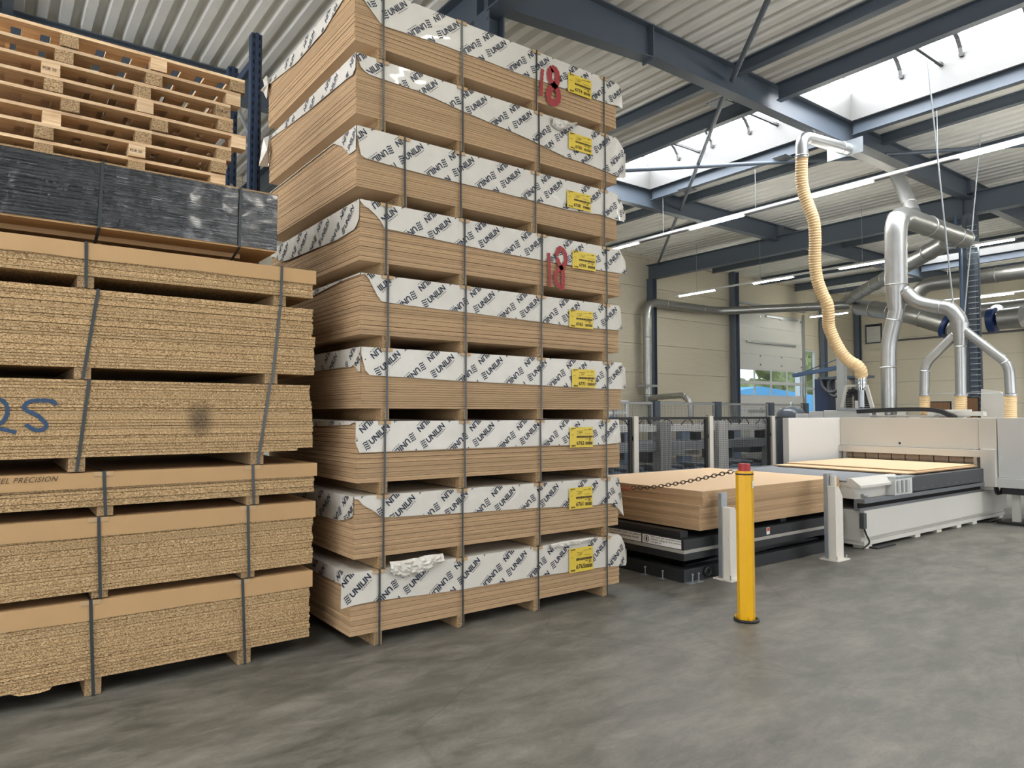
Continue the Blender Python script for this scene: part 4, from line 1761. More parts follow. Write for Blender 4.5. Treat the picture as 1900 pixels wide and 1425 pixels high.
NUM = ['topmost', 'second', 'third', 'fourth', 'fifth', 'sixth', 'seventh', 'eighth', 'ninth', 'tenth', 'eleventh', 'twelfth', 'thirteenth',
       'fourteenth', 'fifteenth', 'sixteenth', 'seventeenth', 'eighteenth', 'nineteenth', 'twentieth', 'twenty-first', 'lowest']
rnd = random.Random(5)
for k in range(22):
    z = .5095 + (21 - k) * .0189
    dx = (.045 if k < 8 else 0) + rnd.uniform(-.006, .006)
    dy = (-.012 if k < 8 else 0) + rnd.uniform(-.006, .006)
    o = box('mdf_board', 6.105 + dx, 8.905 + dx, 4.845 + dy, 6.915 + dy, z, z + .0184, 'mdf')
    tag(o, '%s%s raw MDF board of the pile on the black lift table' % (NUM[k], '' if k in (0, 21) else ' from the top'), 'board', 'loose MDF boards on the lift table')


def guide_post(px, py, label, tall):
    g = at(px, py, Z=0)
    x, y = g.x, g.y
    t = thing('guide_post', label, 'post', (x, y, 0), 'white guide posts beside the lift table')
    box('base_plate', x - .14, x + .14, y - .11, y + .12, 0, .014, 'post_white', t)
    b = MB()
    b.prism([(x - .085, .014), (x + .085, .014), (x + .085, tall - .13), (x - .0, tall), (x - .085, tall)], 'Y', y - .06, y + .06)
    b.build('column', 'post_white', t)
    b = MB()
    b.box(x - .105, x - .092, y + .03, y + .075, .02, tall + .15)
    b.box(x - .092, x + .04, y + .065, y + .075, .02, tall + .15)
    b.build('angle_rail', 'zinc_dull', t)
    box('switch', x - .098, x - .086, y - .06, y - .04, tall * .55, tall * .6, 'machine_white', t)
    for (a, c) in ((-.11, -.08), (.11, -.08), (.11, .09)):
        MB().tube([(x + a, y + c, .014), (x + a, y + c, .06)], .009, 6).build('bolt', 'zinc_dull', t, True)
    return t, x, y


guide_post(1356, 1074, 'white guide post at the near corner of the MDF pile, behind the yellow bollard', .76)
g2, gx, gy = guide_post(1550, 1038, 'white guide post between the MDF pile and the white feed table', .88)
box('upper_bracket', gx + .02, gx + .06, gy + .0, gy + .06, .88, 1.0, 'post_white', g2)

# ------------------------------------------------------------------ feed table
TY = 4.60
ft = thing('feed_table', 'long white feed table with rail and rollers leading into the panel saw', 'feed table', (11.1, 5.7, 0))
b = MB()
b.prism([(TY, .50), (TY, .155), (TY + .05, .155), (TY + .05, .10), (6.85, .10), (6.85, .50)], 'X', 9.12, 13.95)
b.build('side_panel', 'machine_white', ft)
box('plinth', 9.14, 13.9, TY + .02, 6.8, .045, .10, 'machine_white', ft)
for x in (9.2, 10.6, 11.3, 12.0, 12.6, 13.7):
    box('foot', x, x + .16, TY + .03, TY + .2, 0, .045, 'post_white', ft)
for (x, w) in ((9.28, .5), (13.0, .45)):
    box('shim_plate', x, x + w, TY - .08, TY + .06, .0, .02, 'lift_black', ft)
b = MB()
b.box(9.05, 12.95, TY + .02, TY + .1, .50, .535).box(9.05, 12.95, TY - .04, TY + .1, .60, .65)
b.box(9.05, 12.95, TY + .06, TY + .1, .535, .60)
b.build('guide_rail', 'roller_steel', ft)
box('rail_slot', 9.06, 12.94, TY + .03, TY + .06, .537, .598, 'dark_gap', ft)
box('upper_panel', 9.02, 12.9, TY + .06, 6.8, .651, .86, 'machine_white', ft, .004)
for x0_, x1_ in ((9.0, 10.18),):
    b = MB()
    b.prism([(TY - .02, .80), (TY - .02, .83), (TY + .10, .915), (TY + .16, .915), (TY + .16, .80)], 'X', x0_, x1_)
    b.build('fence_lip', 'machine_white', ft)
box('side_beam', 10.36, 12.93, TY - .03, TY + .06, .665, .875, 'graphite', ft, .006)
for k in range(9):
    x = 10.5 + k * .27
    MB().tube([(x, TY - .036, .71), (x, TY - .028, .71)], .008, 8).build('screw', 'zinc_dull', ft, True)
tw = MB()
tw.box(9.84, 10.34, TY - .06, TY + .06, .655, .87)
tw.build('gripper_housing', 'machine_light', ft)
for k in range(3):
    x = 9.92 + k * .12
    MB().tube([(x, TY - .07, .69), (x, TY - .07, .85)], .034, 12).build('gripper_cylinder', 'galvanised', ft, True)
MB().box(9.88, 10.42, TY - .06, TY + .1, .87, .895).build('gripper_top', 'zinc_dull', ft)
for k in range(26):
    x = 9.04 + k * .075
    MB().tube([(x, TY + .17, .868), (x, 6.82, .868)], .021, 10).build('roller', 'roller_steel', ft, True)
for k in range(7):
    y = TY + .4 + k * .33
    box('support_strip', 9.1, 10.9, y, y + .02, .861, .8795, 'zinc_dull', ft)
cyl = MB()
cyl.tube([(9.02, TY - .03, .70), (9.10, TY - .03, .70)], .03, 14)
cyl.build('rail_stop', 'zinc_dull', ft, True)
box('control_box', 9.02, 9.09, TY - .045, TY + .02, .28, .48, 'graphite', ft, .006)
MB().tube(catmull([(9.07, TY - .02, .28), (9.10, TY - .03, .2), (9.13, TY - .05, .1), (9.02, TY - .02, .03)], 8), .011, 8).build('cable', 'black_rubber', ft, True)

for k, (xa, ya, z, lbl) in enumerate(((10.45, 4.66, .8965, 'lower of two large MDF sheets entering the saw on the feed table'),
                                     (10.86, 4.70, .9155, 'upper of two large MDF sheets entering the saw on the feed table'))):
    o = box('mdf_sheet', xa, 12.95 - .02 * k, ya, ya + 2.10, z, z + .0184, 'mdf')
    tag(o, lbl, 'board')

# ------------------------------------------------------------------ panel saw
XM = 13.0
sw = thing('panel_saw', 'large white panel saw with pressure beam and roller brush above the feed table', 'panel saw', (13.6, 5.6, 0))
b = MB()
b.box(XM, XM + .9, 4.66, 6.98, 1.17, 1.686)
b.build('pressure_beam_cover', 'machine_white', sw)
box('front_lip', XM - .07, XM + .02, 4.62, 6.98, 1.05, 1.165, 'machine_white', sw, .006)
for yy in (4.7, 6.9):
    box('cheek', XM + .02, XM + .9, yy, yy + .05, .10, 1.17, 'machine_white', sw)
MB().tube([(XM + .14, 4.72, .99), (XM + .14, 6.9, .99)], .072, 20).build('brush_roller', 'brush_brown', sw, True)
for k in range(9):
    y = 4.9 + k * .235
    MB().tube([(XM + .14, y, .99), (XM + .14, y + .014, .99)], .076, 16).build('roller_ring', 'fence_black', sw, True)
box('beam_inner', XM + .24, XM + .9, 4.75, 6.9, .95, 1.17, 'graphite', sw)
box('saw_bed', XM + .02, XM + .9, 4.75, 6.9, .3, .86, 'machine_white', sw)
box('end_housing', 11.27, XM + .9, 6.985, 7.10, .845, 1.683, 'machine_light', sw, .008)
box('housing_stand', 12.3, XM + .8, 7.0, 7.09, 0, .845, 'graphite', sw)
box('corner_guard', XM - .09, XM + .3, 4.40, 4.615, .585, 1.19, 'machine_white', sw, .01)
box('corner_post', XM - .01, XM + .3, 4.40, 4.655, 1.19, 1.69, 'machine_white', sw, .006)
b = MB()
b.box(XM - .01, XM + 1.0, 1.7, 4.385, .74, 1.69)
b.build('side_cabinet', 'machine_light', sw)
box('cabinet_lip', XM - .06, XM + .2, 1.7, 4.41, .585, .735, 'machine_light', sw, .006)
box('support_leg', 13.18, 13.27, 4.18, 4.28, .02, .585, 'machine_white', sw)
box('leg_bracket', 13.0, 13.4, 3.8, 4.35, .48, .584, 'lift_black', sw)
MB().prism([(12.95, 3.4), (13.6, 3.4), (13.6, 4.45), (13.05, 4.45)], 'Z', 0, .035).build('leg_foot', 'lift_black', sw)
for k in range(4):
    x = 12.98 + k * .05
    MB().tube(catmull([(x, 4.45, .60), (x + .01, 4.44, .50), (x + .05, 4.42, .46), (x + .1, 4.40, .52), (x + .12, 4.38, .60)], 6), .009, 6).build('cable', 'black_rubber', sw, True)
MB().tube([(XM - .004, 5.9, 1.235), (XM + .01, 5.9, 1.235)], .02, 12).build('latch', 'lift_black', sw, True)
MB().tube(catmull([(13.3, 4.0, .5), (13.5, 3.9, .25), (13.4, 4.1, .14)], 6), .014, 6).build('hose', 'black_rubber', sw, True)

# superstructure behind the beam cover
XB = 13.95
box('upper_deck', XB - .02, XB + 1.3, 2.0, 8.5, .9, 1.60, 'machine_light', sw)
for ya, yb, z in ((6.95, 7.85, 1.83), (7.86, 8.18, 1.81), (8.19, 8.49, 1.76)):
    box('control_cabinet', XB + .02, XB + .8, ya, yb, 1.60, z, 'machine_light', sw, .008)
box('deck_rail', XB + .2, XB + .3, 5.2, 6.95, 1.80, 1.835, 'machine_white', sw)
box('deck_rail', XB + .12, XB + .22, 5.2, 6.95, 1.70, 1.73, 'machine_white', sw)
for y in (5.3, 5.75, 6.3, 6.7):
    box('rail_stud', XB + .2, XB + .3, y, y + .16, 1.60, 1.80, 'machine_white', sw)
# cable chain lying along the beam
cc = MB()
pth = catmull([at(1592, 764, X=XB), at(1640, 761, X=XB), at(1700, 759.5, X=XB), at(1740, 762, X=XB), at(1760, 769, X=XB), at(1772, 775, X=XB)], 10)
for a, c in zip(pth, pth[1:]):
    cc.bar(a, c, .12, .075)
cc.build('cable_chain', 'black_rubber', sw)
# trapezoid frame with two upright cable chains
fr = MB()
q = [at(1563, 756, X=XB + .1), at(1571, 716, X=XB + .1), at(1607, 715, X=XB + .1), at(1619, 757, X=XB + .1)]
for a, c in zip(q, q[1:]):
    fr.bar(a, c, .07, .04)
fr.build('hose_frame', 'machine_white', sw)
box('frame_base', XB, XB + .4, q[0].y - 1.1 + 1.0 - .45, q[0].y + .08, 1.832, 1.87, 'zinc_dull', sw)
for (px, w) in ((1583, 9), (1601, 9)):
    c0 = at(px, 740, X=XB + .12)
    wheel = []
    for k in range(11):
        an = math.pi * k / 10
        wheel.append(Vector((c0.x, c0.y + .085 * math.cos(an), 2.14 + .085 * math.sin(an))))
    wheel = [Vector((c0.x, c0.y + .085, 1.84))] + wheel + [Vector((c0.x, c0.y - .085, 1.84))]
    m = MB()
    for a, c in zip(resample(wheel, .045), resample(wheel, .045)[1:]):
        m.bar(a, a + (c - a) * .86, .10, .07, roll=Vector((1, 0, 0)))
    m.build('upright_cable_chain', 'black_rubber', sw)
box('junction_box', XB + .05, XB + .14, at(1587, 740, X=XB).y - .04, at(1587, 740, X=XB).y + .04, 1.87, 2.02, 'machine_light', sw)
# tall clipped white shield over the right of the deck
shp = [at(px, py, X=XB + .8) for px, py in ((1820, 778), (1820, 722), (1857, 727), (1872, 750), (1876, 778))]
MB().prism([(p.y, max(p.z, 1.60)) for p in shp], 'X', XB + .8, XB + .86).build('chip_shield', 'machine_white', sw)
box('deck_duct', XB + .1, XB + .25, 4.95, 5.75, 1.72, 1.80, 'machine_white', sw)
for y, z0, z1, w, m in ((6.02, 1.6, 1.98, .45, 'wood_veneer'), (5.5, 1.75, 2.05, .36, 'wood_veneer')):
    t = thing('offcut_panel', 'brown offcut panel leaning on the saw deck %s' % ('beside the thin dust pipe' if y > 5.8 else 'between two dust pipes'), 'panel', (XB + .9, y, z0 if z0 < 1.7 else 1.6))
    box('face', XB + .88, XB + .91, y - w / 2, y + w / 2, 1.602, z1, m, t)
    box('backing', XB + .91, XB + .93, y - w / 2 - .02, y + w / 2 + .02, 1.602, z1 + .02, 'lift_black', t)

# ------------------------------------------------------------------ compressed-air tank
tk = thing('air_tank', 'slate grey upright pressure tank with domed top behind the mesh fence', 'tank', (14.4, 9.2, 0))
c = at(1468, 800, Y=9.2)
tk.location = (c.x, c.y, 0)
tk['_w'] = (c.x, c.y, 0)
prof = [(0, .05), (.27, .05), (.30, .12), (.315, .2), (.315, 1.72), (.30, 1.80), (.25, 1.87), (.16, 1.915), (.06, 1.93), (0.001, 1.932)]
MB().tube([(c.x, c.y, z) for r, z in prof[1:]], [r for r, z in prof[1:]], 32).build('vessel', 'tank_slate', tk, True)
box('base', c.x - .3, c.x + .3, c.y - .3, c.y + .3, 0, .06, 'graphite', tk)
MB().tube([(c.x - .25, c.y - .25, 1.55), (c.x - .29, c.y - .29, 1.55)], .03, 10).build('gauge', 'zinc_dull', tk, True)
MB().tube(catmull([(c.x, c.y, 1.93), (c.x, c.y, 2.0), (c.x + .1, c.y, 2.03)], 5), .02, 8).build('valve', 'zinc_dull', tk, True)


# ------------------------------------------------------------------ mesh fences
def wires(x0, x1, y, z0, z1, pitch, parent, mat, w=.003):
    m = MB()
    n = int((x1 - x0) / pitch)
    for k in range(1, n):
        x = x0 + (x1 - x0) * k / n
        m.box(x - w / 2, x + w / 2, y - w / 2, y + w / 2, z0, z1)
    n = int((z1 - z0) / pitch)
    for k in range(1, n):
        z = z0 + (z1 - z0) * k / n
        m.box(x0, x1, y + w / 2, y + w * 1.5, z - w / 2, z + w / 2)
    o = m.build('wire_mesh', mat, parent)
    o['kind'] = 'stuff'


FY = 8.4
fx = [6.80, 8.82, 10.85, 12.87]
FL = ['black framed mesh fence panel ending behind the tall board stack', 'black framed mesh fence panel behind the far end of the MDF pile',
      'black framed mesh fence panel beside the grey tank, with two white posts', 'short black framed mesh panel running in front of the grey tank']
for k, xa in enumerate(fx):
    xb = fx[k + 1] if k < 3 else 13.55
    t = thing('fence_panel', FL[k], 'fence', ((xa + xb) / 2, FY, 0), 'black mesh fence along the feed table')
    b = MB()
    b.box(xa + .12, xb - .01, FY - .02, FY + .02, 1.655, 1.70).box(xa + .12, xb - .01, FY - .02, FY + .02, .12, .16)
    b.box(xa + .12, xa + .155, FY - .02, FY + .02, .16, 1.655).box(xb - .075, xb - .01, FY - .02, FY + .02, .16, 1.655)
    b.build('frame', 'fence_black', t)
    wires(xa + .155, xb - .075, FY, .16, 1.655, .035, t, 'fence_black', .0042)
    p = box('post', xa, xa + .11, FY - .055, FY + .055, 0, 1.715, 'post_white', t)
    box('bracket', xa - .006, xa, FY - .03, FY + .01, 1.3, 1.37, 'lift_black', p)
    box('foot_plate', xa - .005, xa + .16, FY - .1, FY + .1, 0, .01, 'zinc_dull', p)

GY = 12.2
gx_ = [12.05, 13.68, 16.19, 18.72, 20.6]
GL = ['tall grey mesh fence bay nearest the tall board stack, behind the black fence', 'tall grey mesh fence bay between two dark posts below the wall pipe',
      'tall grey mesh fence bay in front of the dark door column', 'tall grey mesh fence bay in front of the sectional door']
for k in range(4):
    xa, xb = gx_[k], gx_[k + 1]
    t = thing('fence_panel', GL[k], 'fence', ((xa + xb) / 2, GY, 0), 'grey mesh fence in front of the long wall')
    b = MB()
    b.box(xa + .12, xb - .12, GY - .02, GY + .02, 2.0, 2.06).box(xa + .12, xb - .12, GY - .02, GY + .02, .12, .17)
    b.box(xa + .12, xa + .17, GY - .02, GY + .02, .17, 2.0).box(xb - .17, xb - .12, GY - .02, GY + .02, .17, 2.0)
    b.build('frame', 'fence_grey', t)
    wires(xa + .17, xb - .17, GY, .17, 2.0, .055, t, 'fence_grey', .006)
    p = box('post', xb - .1, xb + .1, GY - .08, GY + .08, 0, 2.09, 'post_slate', t)
    box('foot_plate', xb - .14, xb + .14, GY - .13, GY + .13, 0, .012, 'zinc_dull', p)

# ------------------------------------------------------------------ processing line seen through the fences
ln = thing('processing_line', 'grey steel processing line with pale columns seen through the mesh fences', 'machine', (13.4, 10.4, 0))
for y in (10.0, 10.9):
    box('rail', 8.2, 19.5, y, y + .12, 1.38, 1.52, 'machine_light', ln)
    box('lower_beam', 8.2, 19.5, y, y + .14, .98, 1.16, 'zinc_dull', ln)
for k, x in enumerate((9.4, 11.25, 13.2, 15.15, 17.2)):
    box('upright', x, x + .34, 9.9, 10.12, 0, 1.6, 'fence_grey' if k % 2 else 'machine_light', ln, .01)
    box('upright', x, x + .34, 10.95, 11.15, 0, 1.5, 'panel_bluegrey', ln, .01)
box('bed', 8.2, 19.5, 10.15, 10.9, .30, .55, 'panel_bluegrey', ln)
box('skirt', 8.2, 19.5, 10.13, 10.15, .12, .5, 'panel_bluegrey', ln)
for k in range(26):
    x = 8.4 + k * .43
    MB().tube([(x, 10.16, .6), (x, 10.9, .6)], .045, 10).build('roller', 'roller_steel', ln, True)
for k in range(9):
    x = 8.8 + k * 1.2
    box('carriage', x, x + .5, 10.2, 10.7, .72 + .1 * (k % 2), .96, 'graphite' if k % 3 else 'machine_light', ln, .01)
    box('motor', x + .12, x + .3, 10.0, 10.16, 1.18, 1.36, 'lift_black', ln, .01)
rnd = random.Random(8)
for k in range(16):
    x = 8.6 + k * .68
    y = 9.98
    MB().tube(catmull([(x, y, 1.52), (x + .06, y - .05, 1.60), (x + .2, y, 1.66 + rnd.uniform(-.03, .06)), (x + .34, y, 1.6), (x + .4, y, 1.52)], 6), .010, 6).build('cable_loop', 'black_rubber', ln, True)
for x, y in ((9.3, 9.0), (12.05, 9.0)):
    t = thing('dust_hose', 'black ribbed hose end lying on the floor %s' % ('behind the MDF pile' if x < 10 else 'by the bollard chain, behind the black fence'), 'hose', (x, y, 0))
    pth = resample(catmull([(x, y, .14), (x + .5, y + .05, .14), (x + .9, y + .12, .14)], 10), .02)
    MB().tube(pth, [.11 + .008 * (k % 2) for k in range(len(pth))], 14).build('hose_body', 'black_rubber', t, True)
    pth2 = [pth[-1] + (pth[-1] - pth[-2]).normalized() * d_ for d_ in (0, .9)]
    MB().tube(pth2, .10, 14).build('steel_sleeve', 'galvanised', t, True)
rc = thing('white_rack_cabinet', 'white glazed cabinet frame behind the tall grey fence by the board stack', 'cabinet', (12.8, 13.2, 0))
b = MB()
for x in (12.05, 12.75, 13.45):
    b.box(x, x + .07, 13.0, 13.07, 0, 2.1)
for z in (.1, 1.1, 1.75, 2.05):
    b.box(12.05, 13.52, 13.005, 13.065, z, z + .06)
b.build('frame', 'machine_light', rc)
box('back_panel', 12.05, 13.52, 13.4, 13.43, 0, 2.1, 'panel_bluegrey', rc)
box('orange_sign', 13.0, 13.3, 13.38, 13.4, 1.7, 2.0, 'brush_brown', rc)


# ------------------------------------------------------------------ ducts
def duct(t, pts, r, name='pipe', fil=.35, rings=1.2, n=20, mat='galvanised', ring0=True):
    """round duct along a polyline with raised joint rings"""
    P = fillet(pts, fil, 6) if len(pts) > 2 else [Vector(p) for p in pts]
    o = MB().tube(P, r, n).build(name, mat, t, True)
    L = sum((b - a).length for a, b in zip(P, P[1:]))
    acc, nxt = 0.0, (.05 if ring0 else rings)
    for a, b in zip(P, P[1:]):
        d = (b - a)
        l = d.length
        while l > 1e-6 and nxt <= acc + l:
            c = a + d * ((nxt - acc) / l)
            u = d.normalized()
            MB().tube([c - u * .012, c, c + u * .012], [r * 1.01, r * 1.06 + .004, r * 1.01], n, False).build('joint_ring', mat, o, True)
            nxt += rings
        acc += l
    return o


XD = 14.35       # plane of the dust pipes over the saw
A = lambda px, py: at(px, py, X=XD)
d1 = thing('main_dust_duct', 'thick galvanised dust duct rising from the saw and bending away under the roof', 'duct', tuple(A(1648, 772)))
lo = [A(1650, 775), A(1648, 640), A(1664, 574)]
duct(d1, [lo[0], lo[1], lo[2], A(1664, 556)], .145, 'lower_pipe', .22, .95)
tp = A(1662, 420)
tpz = 5.72
MB().tube([A(1664, 576), A(1663, 560), A(1663, 532)], [.15, .17, .205], 22).build('reducer', 'galvanised', d1, True)
top = Vector((tp.x, tp.y, tpz))
end = at(1788, 443, Y=tp.y)
end = Vector((end.x, tp.y, tpz))
duct(d1, [A(1663, 534), Vector((tp.x, tp.y, tpz)), end], .205, 'upper_pipe', .42, 1.35, 22)
MB().tube([end, end + Vector((.05, 0, 0))], [.215, .215], 22).build('end_cap', 'galvanised', d1, True)
far = at(1568, 560, Y=14.6)
duct(d1, [end + Vector((-.22, .2, -.02)), Vector((far.x, far.y, far.z))], .2, 'descending_pipe', .3, 1.5, 20)
feed = thing('roof_dust_pipe', 'galvanised pipe dropping from the roof beam onto the thick dust duct', 'duct', tuple(at(1692, 392, Y=tp.y)))
ft0 = at(1664, 324, Y=7.15)
duct(feed, [ft0, Vector((at(1699, 392, Y=tp.y).x, tp.y + .05, tpz + .19))], .14, 'pipe', .3, 1.1)

d2 = thing('branch_dust_duct', 'galvanised branch duct splitting into three hoses down to the saw', 'duct', tuple(A(1782, 772)))
duct(d2, [A(1678, 540), A(1700, 562), A(1735, 569), A(1765, 572), A(1781, 596), A(1781, 612)], .135, 'elbow_pipe', .3, .75)
MB().tube([A(1781, 600), A(1782, 640)], [.15, .1], 20).build('reducer', 'galvanised', d2, True)
duct(d2, [A(1782, 638), A(1783, 735)], .092, 'centre_pipe', .2, .9)
duct(d2, [A(1775, 618), A(1716, 676), A(1715, 735)], .082, 'slanted_pipe', .16, .85)
duct(d2, [A(1789, 613), A(1872, 676), A(1875, 730)], .082, 'slanted_pipe', .16, .85)
for px, r_ in ((1783, .095), (1716, .085), (1875, .09)):
    a, b = A(px, 733), A(px, 776)
    pth = resample([a, b], .011)
    MB().tube(pth, [r_ + (.007 if k % 3 == 0 else 0) for k in range(len(pth))], 18).build('ribbed_sleeve', 'hose_cream', d2, True)
    MB().tube([a + Vector((0, 0, .02)), a - Vector((0, 0, .01))], r_ * 1.18, 18).build('clamp', 'zinc_dull', d2, True)
wr_ = MB()
wr_.tube([A(1716, 731), A(1783, 729), A(1875, 731)], .006, 6)
wr_.build('earth_wire', 'zinc_dull', d2)

# duct along the long wall and across to the main duct
WY = 18.35
d3 = thing('side_dust_duct', 'galvanised duct climbing the long wall and running under the roof', 'duct', tuple(at(1202, 740, Y=WY)))
pz = 6.05
q0 = at(1202, 735, Y=WY)
q1 = Vector((at(1203, 570, Y=WY).x, WY, pz))
q2 = Vector((at(1330, 577, Y=WY).x, WY - .1, pz))
q3 = at(1575, 566, Z=pz)
duct(d3, [q0, Vector((q0.x, WY, pz)), q2, q3], .165, 'pipe', .5, 2.2, 18)
MB().tube([q0 + Vector((0, 0, -.35)), q0], [.11, .165], 16).build('reducer', 'galvanised', d3, True)
gate = MB()
gate.box(q0.x - .35, q0.x + .3, WY - .25, WY + .2, q0.z + .35, q0.z + .43)
gate.build('slide_gate', 'zinc_dull', d3)
e0 = at(1240, 737, Y=16.6)
duct(d3, [q0 + Vector((.05, -.05, -.1)), at(1218, 737, Y=17.4), at(1268, 733, Y=15.5), at(1281, 745, Y=15.2), at(1282, 775, Y=15.2)], .1, 'branch_pipe', .3, .8, 14)
d4 = thing('far_dust_duct', 'long bright galvanised duct running past the mid-hall column', 'duct', tuple(at(1800, 516, X=21.6)))
u0, u1 = at(1697, 552, X=21.6), at(1712, 529, X=21.6)
uz = at(1800, 517, X=21.6).z
duct(d4, [Vector((21.6, u0.y + .1, uz - .55)), Vector((21.6, u1.y, uz)), Vector((21.6, -2.0, uz))], .2, 'pipe', .4, 2.4, 18)
vz = at(1860, 572, X=27).z
d5 = thing('fan_dust_duct', 'galvanised duct with blue fan rings near the end wall', 'duct', tuple(at(1860, 572, X=27)))
duct(d5, [Vector((27, at(1812, 575, X=27).y, vz)), Vector((27, 0, vz))], .24, 'pipe', .4, 2.6, 18)
w0 = at(1601, 560, X=24)
w1 = at(1758, 604, X=24)
d6 = thing('fan_inlet_duct', 'galvanised inlet duct slanting down to a blue fan ring', 'duct', tuple(w1))
duct(d6, [q3 + Vector((.2, -.3, -.1)), at(1690, 583, X=24), w1], .3, 'pipe', .5, 1.7, 20)
ang = (w1 - at(1690, 583, X=24)).normalized()
MB().tube([w1 - ang * .06, w1 + ang * .06], .40, 24).build('fan_ring', 'fan_blue', d6, True)
MB().tube([w1 + ang * .1, w1 + ang * .16], .3, 20).build('fan_mouth', 'galvanised', d6, True)
w2 = at(1842, 594, X=26)
MB().tube([w2 + Vector((0, .1, 0)), w2 - Vector((0, .1, 0))], .40, 24).build('fan_ring', 'fan_blue', d5, True)
MB().tube([w2 - Vector((0, .2, 0)), w2 - Vector((0, .8, -.02))], .33, 24).build('fan_mouth', 'galvanised', d5, True)
MB().tube([w2, Vector((w2.x + .7, w2.y + .1, vz - .1))], .22, 16).build('fan_link', 'galvanised', d5, True)

# ------------------------------------------------------------------ flexible hose from the roof to the saw
hs = thing('flexible_hose', 'cream ribbed flexible hose hanging from a steel elbow down to the saw', 'hose', tuple(at(1598, 745, X=14.05)))
def hp(px, py, t):
    """between the roof elbow and the saw frame: depth goes from beam side to the saw deck"""
    return at(px, py, X=12.75 + (14.05 - 12.75) * t)


pp = [(1488, 285), (1487, 322), (1490, 352), (1500, 382), (1510, 411), (1512.5, 446), (1512, 483), (1516, 517), (1525, 543), (1535, 565), (1537, 586), (1538, 606),
      (1549, 633), (1563, 657), (1576, 670), (1590, 678), (1597, 688), (1598, 698)]
pts = [hp(x, y, k / (len(pp) - 1)) for k, (x, y) in enumerate(pp)]
pth = resample(catmull(pts, 10), .017)
MB().tube(pth, [.112 + (.010 if k % 3 == 0 else (.004 if k % 3 == 1 else 0)) for k in range(len(pth))], 18).build('ribbed_hose', 'hose_cream', hs, True)
e1 = pts[0]
el = Vector((e1.x, e1.y, at(1489, 252, X=12.75).z))
pe = at(1569, 276, Y=7.3)
duct(hs, [e1 + Vector((0, 0, -.1)), Vector((e1.x, e1.y, el.z)), Vector((pe.x + .1, 7.3, el.z - .02))], .118, 'steel_elbow', .3, 1.5, 18, 'galvanised')
b_ = pts[-1]
MB().tube([b_, b_ + Vector((0, 0, -.28))], .118, 18).build('clear_sleeve', 'clear_plastic', hs, True)
for dz in (0, -.08, -.16):
    MB().tube([b_ + Vector((0, 0, dz)), b_ + Vector((0, 0, dz - .012))], .122, 18).build('clamp', 'zinc_dull', hs, True)
MB().tube([b_ + Vector((0, 0, -.28)), b_ + Vector((0, 0, -.62))], .07, 14).build('spigot', 'zinc_dull', hs, True)
hg = MB()
hg.bar((e1.x + .25, 7.38, el.z + .1), (e1.x + .25, 7.45, 7.44), .02, .01)
hg.build('hanger', 'zinc_dull', hs)

# sheet-metal gusset box and duct tray under the roof beam
gb = thing('beam_duct_box', 'shiny sheet metal duct box fixed under the roof beam beside the hose elbow', 'duct box', (pe.x, 7.3, 7.0))
gzt = 7.40
b = MB()
g0, g1 = at(1531, 297, X=pe.x), at(1597, 255, X=pe.x)
b.box(pe.x + .08, pe.x + .10, g1.y, g0.y, g0.z - .02, gzt)
b.build('face_plate', 'zinc_dull', gb)
b = MB()
b.box(pe.x + .12, 16.6, 7.2, 7.44, 7.2, 7.40)
b.build('box_duct', 'galvanised', gb)

# ------------------------------------------------------------------ lighting trunking
def light_line(x, z, ya, yb, tubes, label, group, hangers, ztop=ZD - .013):
    t = thing('light_trunking', label, 'light', (x, (ya + yb) / 2, z), group)
    box('trunk', x - .03, x + .03, ya, yb, z, z + .06, 'machine_light', t)
    for y0_, y1_ in tubes:
        l = box('tube_lamp', x - .025, x + .025, y0_, y1_, z - .04, z - .001, 'led_tube', t)
        box('end_cap', x - .026, x + .026, y0_ - .03, y0_, z - .042, z - .001, 'machine_light', l)
    for y in hangers:
        MB().tube([(x, y, z + .06), (x, y, ztop)], .006, 6).build('suspension_wire', 'zinc_dull', t)


sc_ = 14.5 / 13.38
light_line(14.5, 6.57, -6.0, 13.7 * sc_, [(a * sc_, b * sc_) for a, b in ((12.45, 13.55), (9.3, 10.8), (6.45, 7.65), (3.3, 4.95), (.2, 1.7), (-2.8, -1.3))],
           'long white light trunking above the saw, lit tubes spaced along it', 'suspended light lines', (12.6, 9.75, 5.75, 2.6, -1.5), 7.618)
light_line(20.42, 6.13, -6.0, 17.2, [(15.4, 17.0), (12.4, 13.85), (9.3, 10.9), (6.4, 7.25), (3.4, 4.9), (.3, 1.8)],
           'white light trunking below the mid-hall steel frame', 'suspended light lines', (16.2, 13.6, 10.2, 5.0, 1))
light_line(30.85, 6.31, -6.0, 18.0, [(16.1, 17.9), (12.9, 14.4), (9.75, 10.95), (6.4, 7.9), (3.3, 4.8)],
           'white light trunking near the end wall by the sectional door', 'suspended light lines', (16.2, 12.0, 8.0, 3.2), 7.618)
light_line(4.2, 6.2, -8.0, 3.4, [(1.6, 3.1), (-1.5, 0), (-4.6, -3.1)],
           'white light trunking over the open floor in front of the board stacks', 'suspended light lines', (2.4, -1, -5))
light_line(-4.0, 6.4, -8.0, 12.0, [(8.6, 10.1), (5.0, 6.5), (1.6, 3.1), (-1.5, 0), (-4.6, -3.1)],  # unseen line, added for extra light on ceiling and walls
           'added unseen light trunking over the far side of the open floor', 'suspended light lines', (9, 4, -1, -5), 7.618)
light_line(6.3, 6.35, 10.0, 17.5, [(10.4, 11.9), (13.4, 14.9)],
           'white light trunking behind the tall board stack', 'suspended light lines', (11, 16))

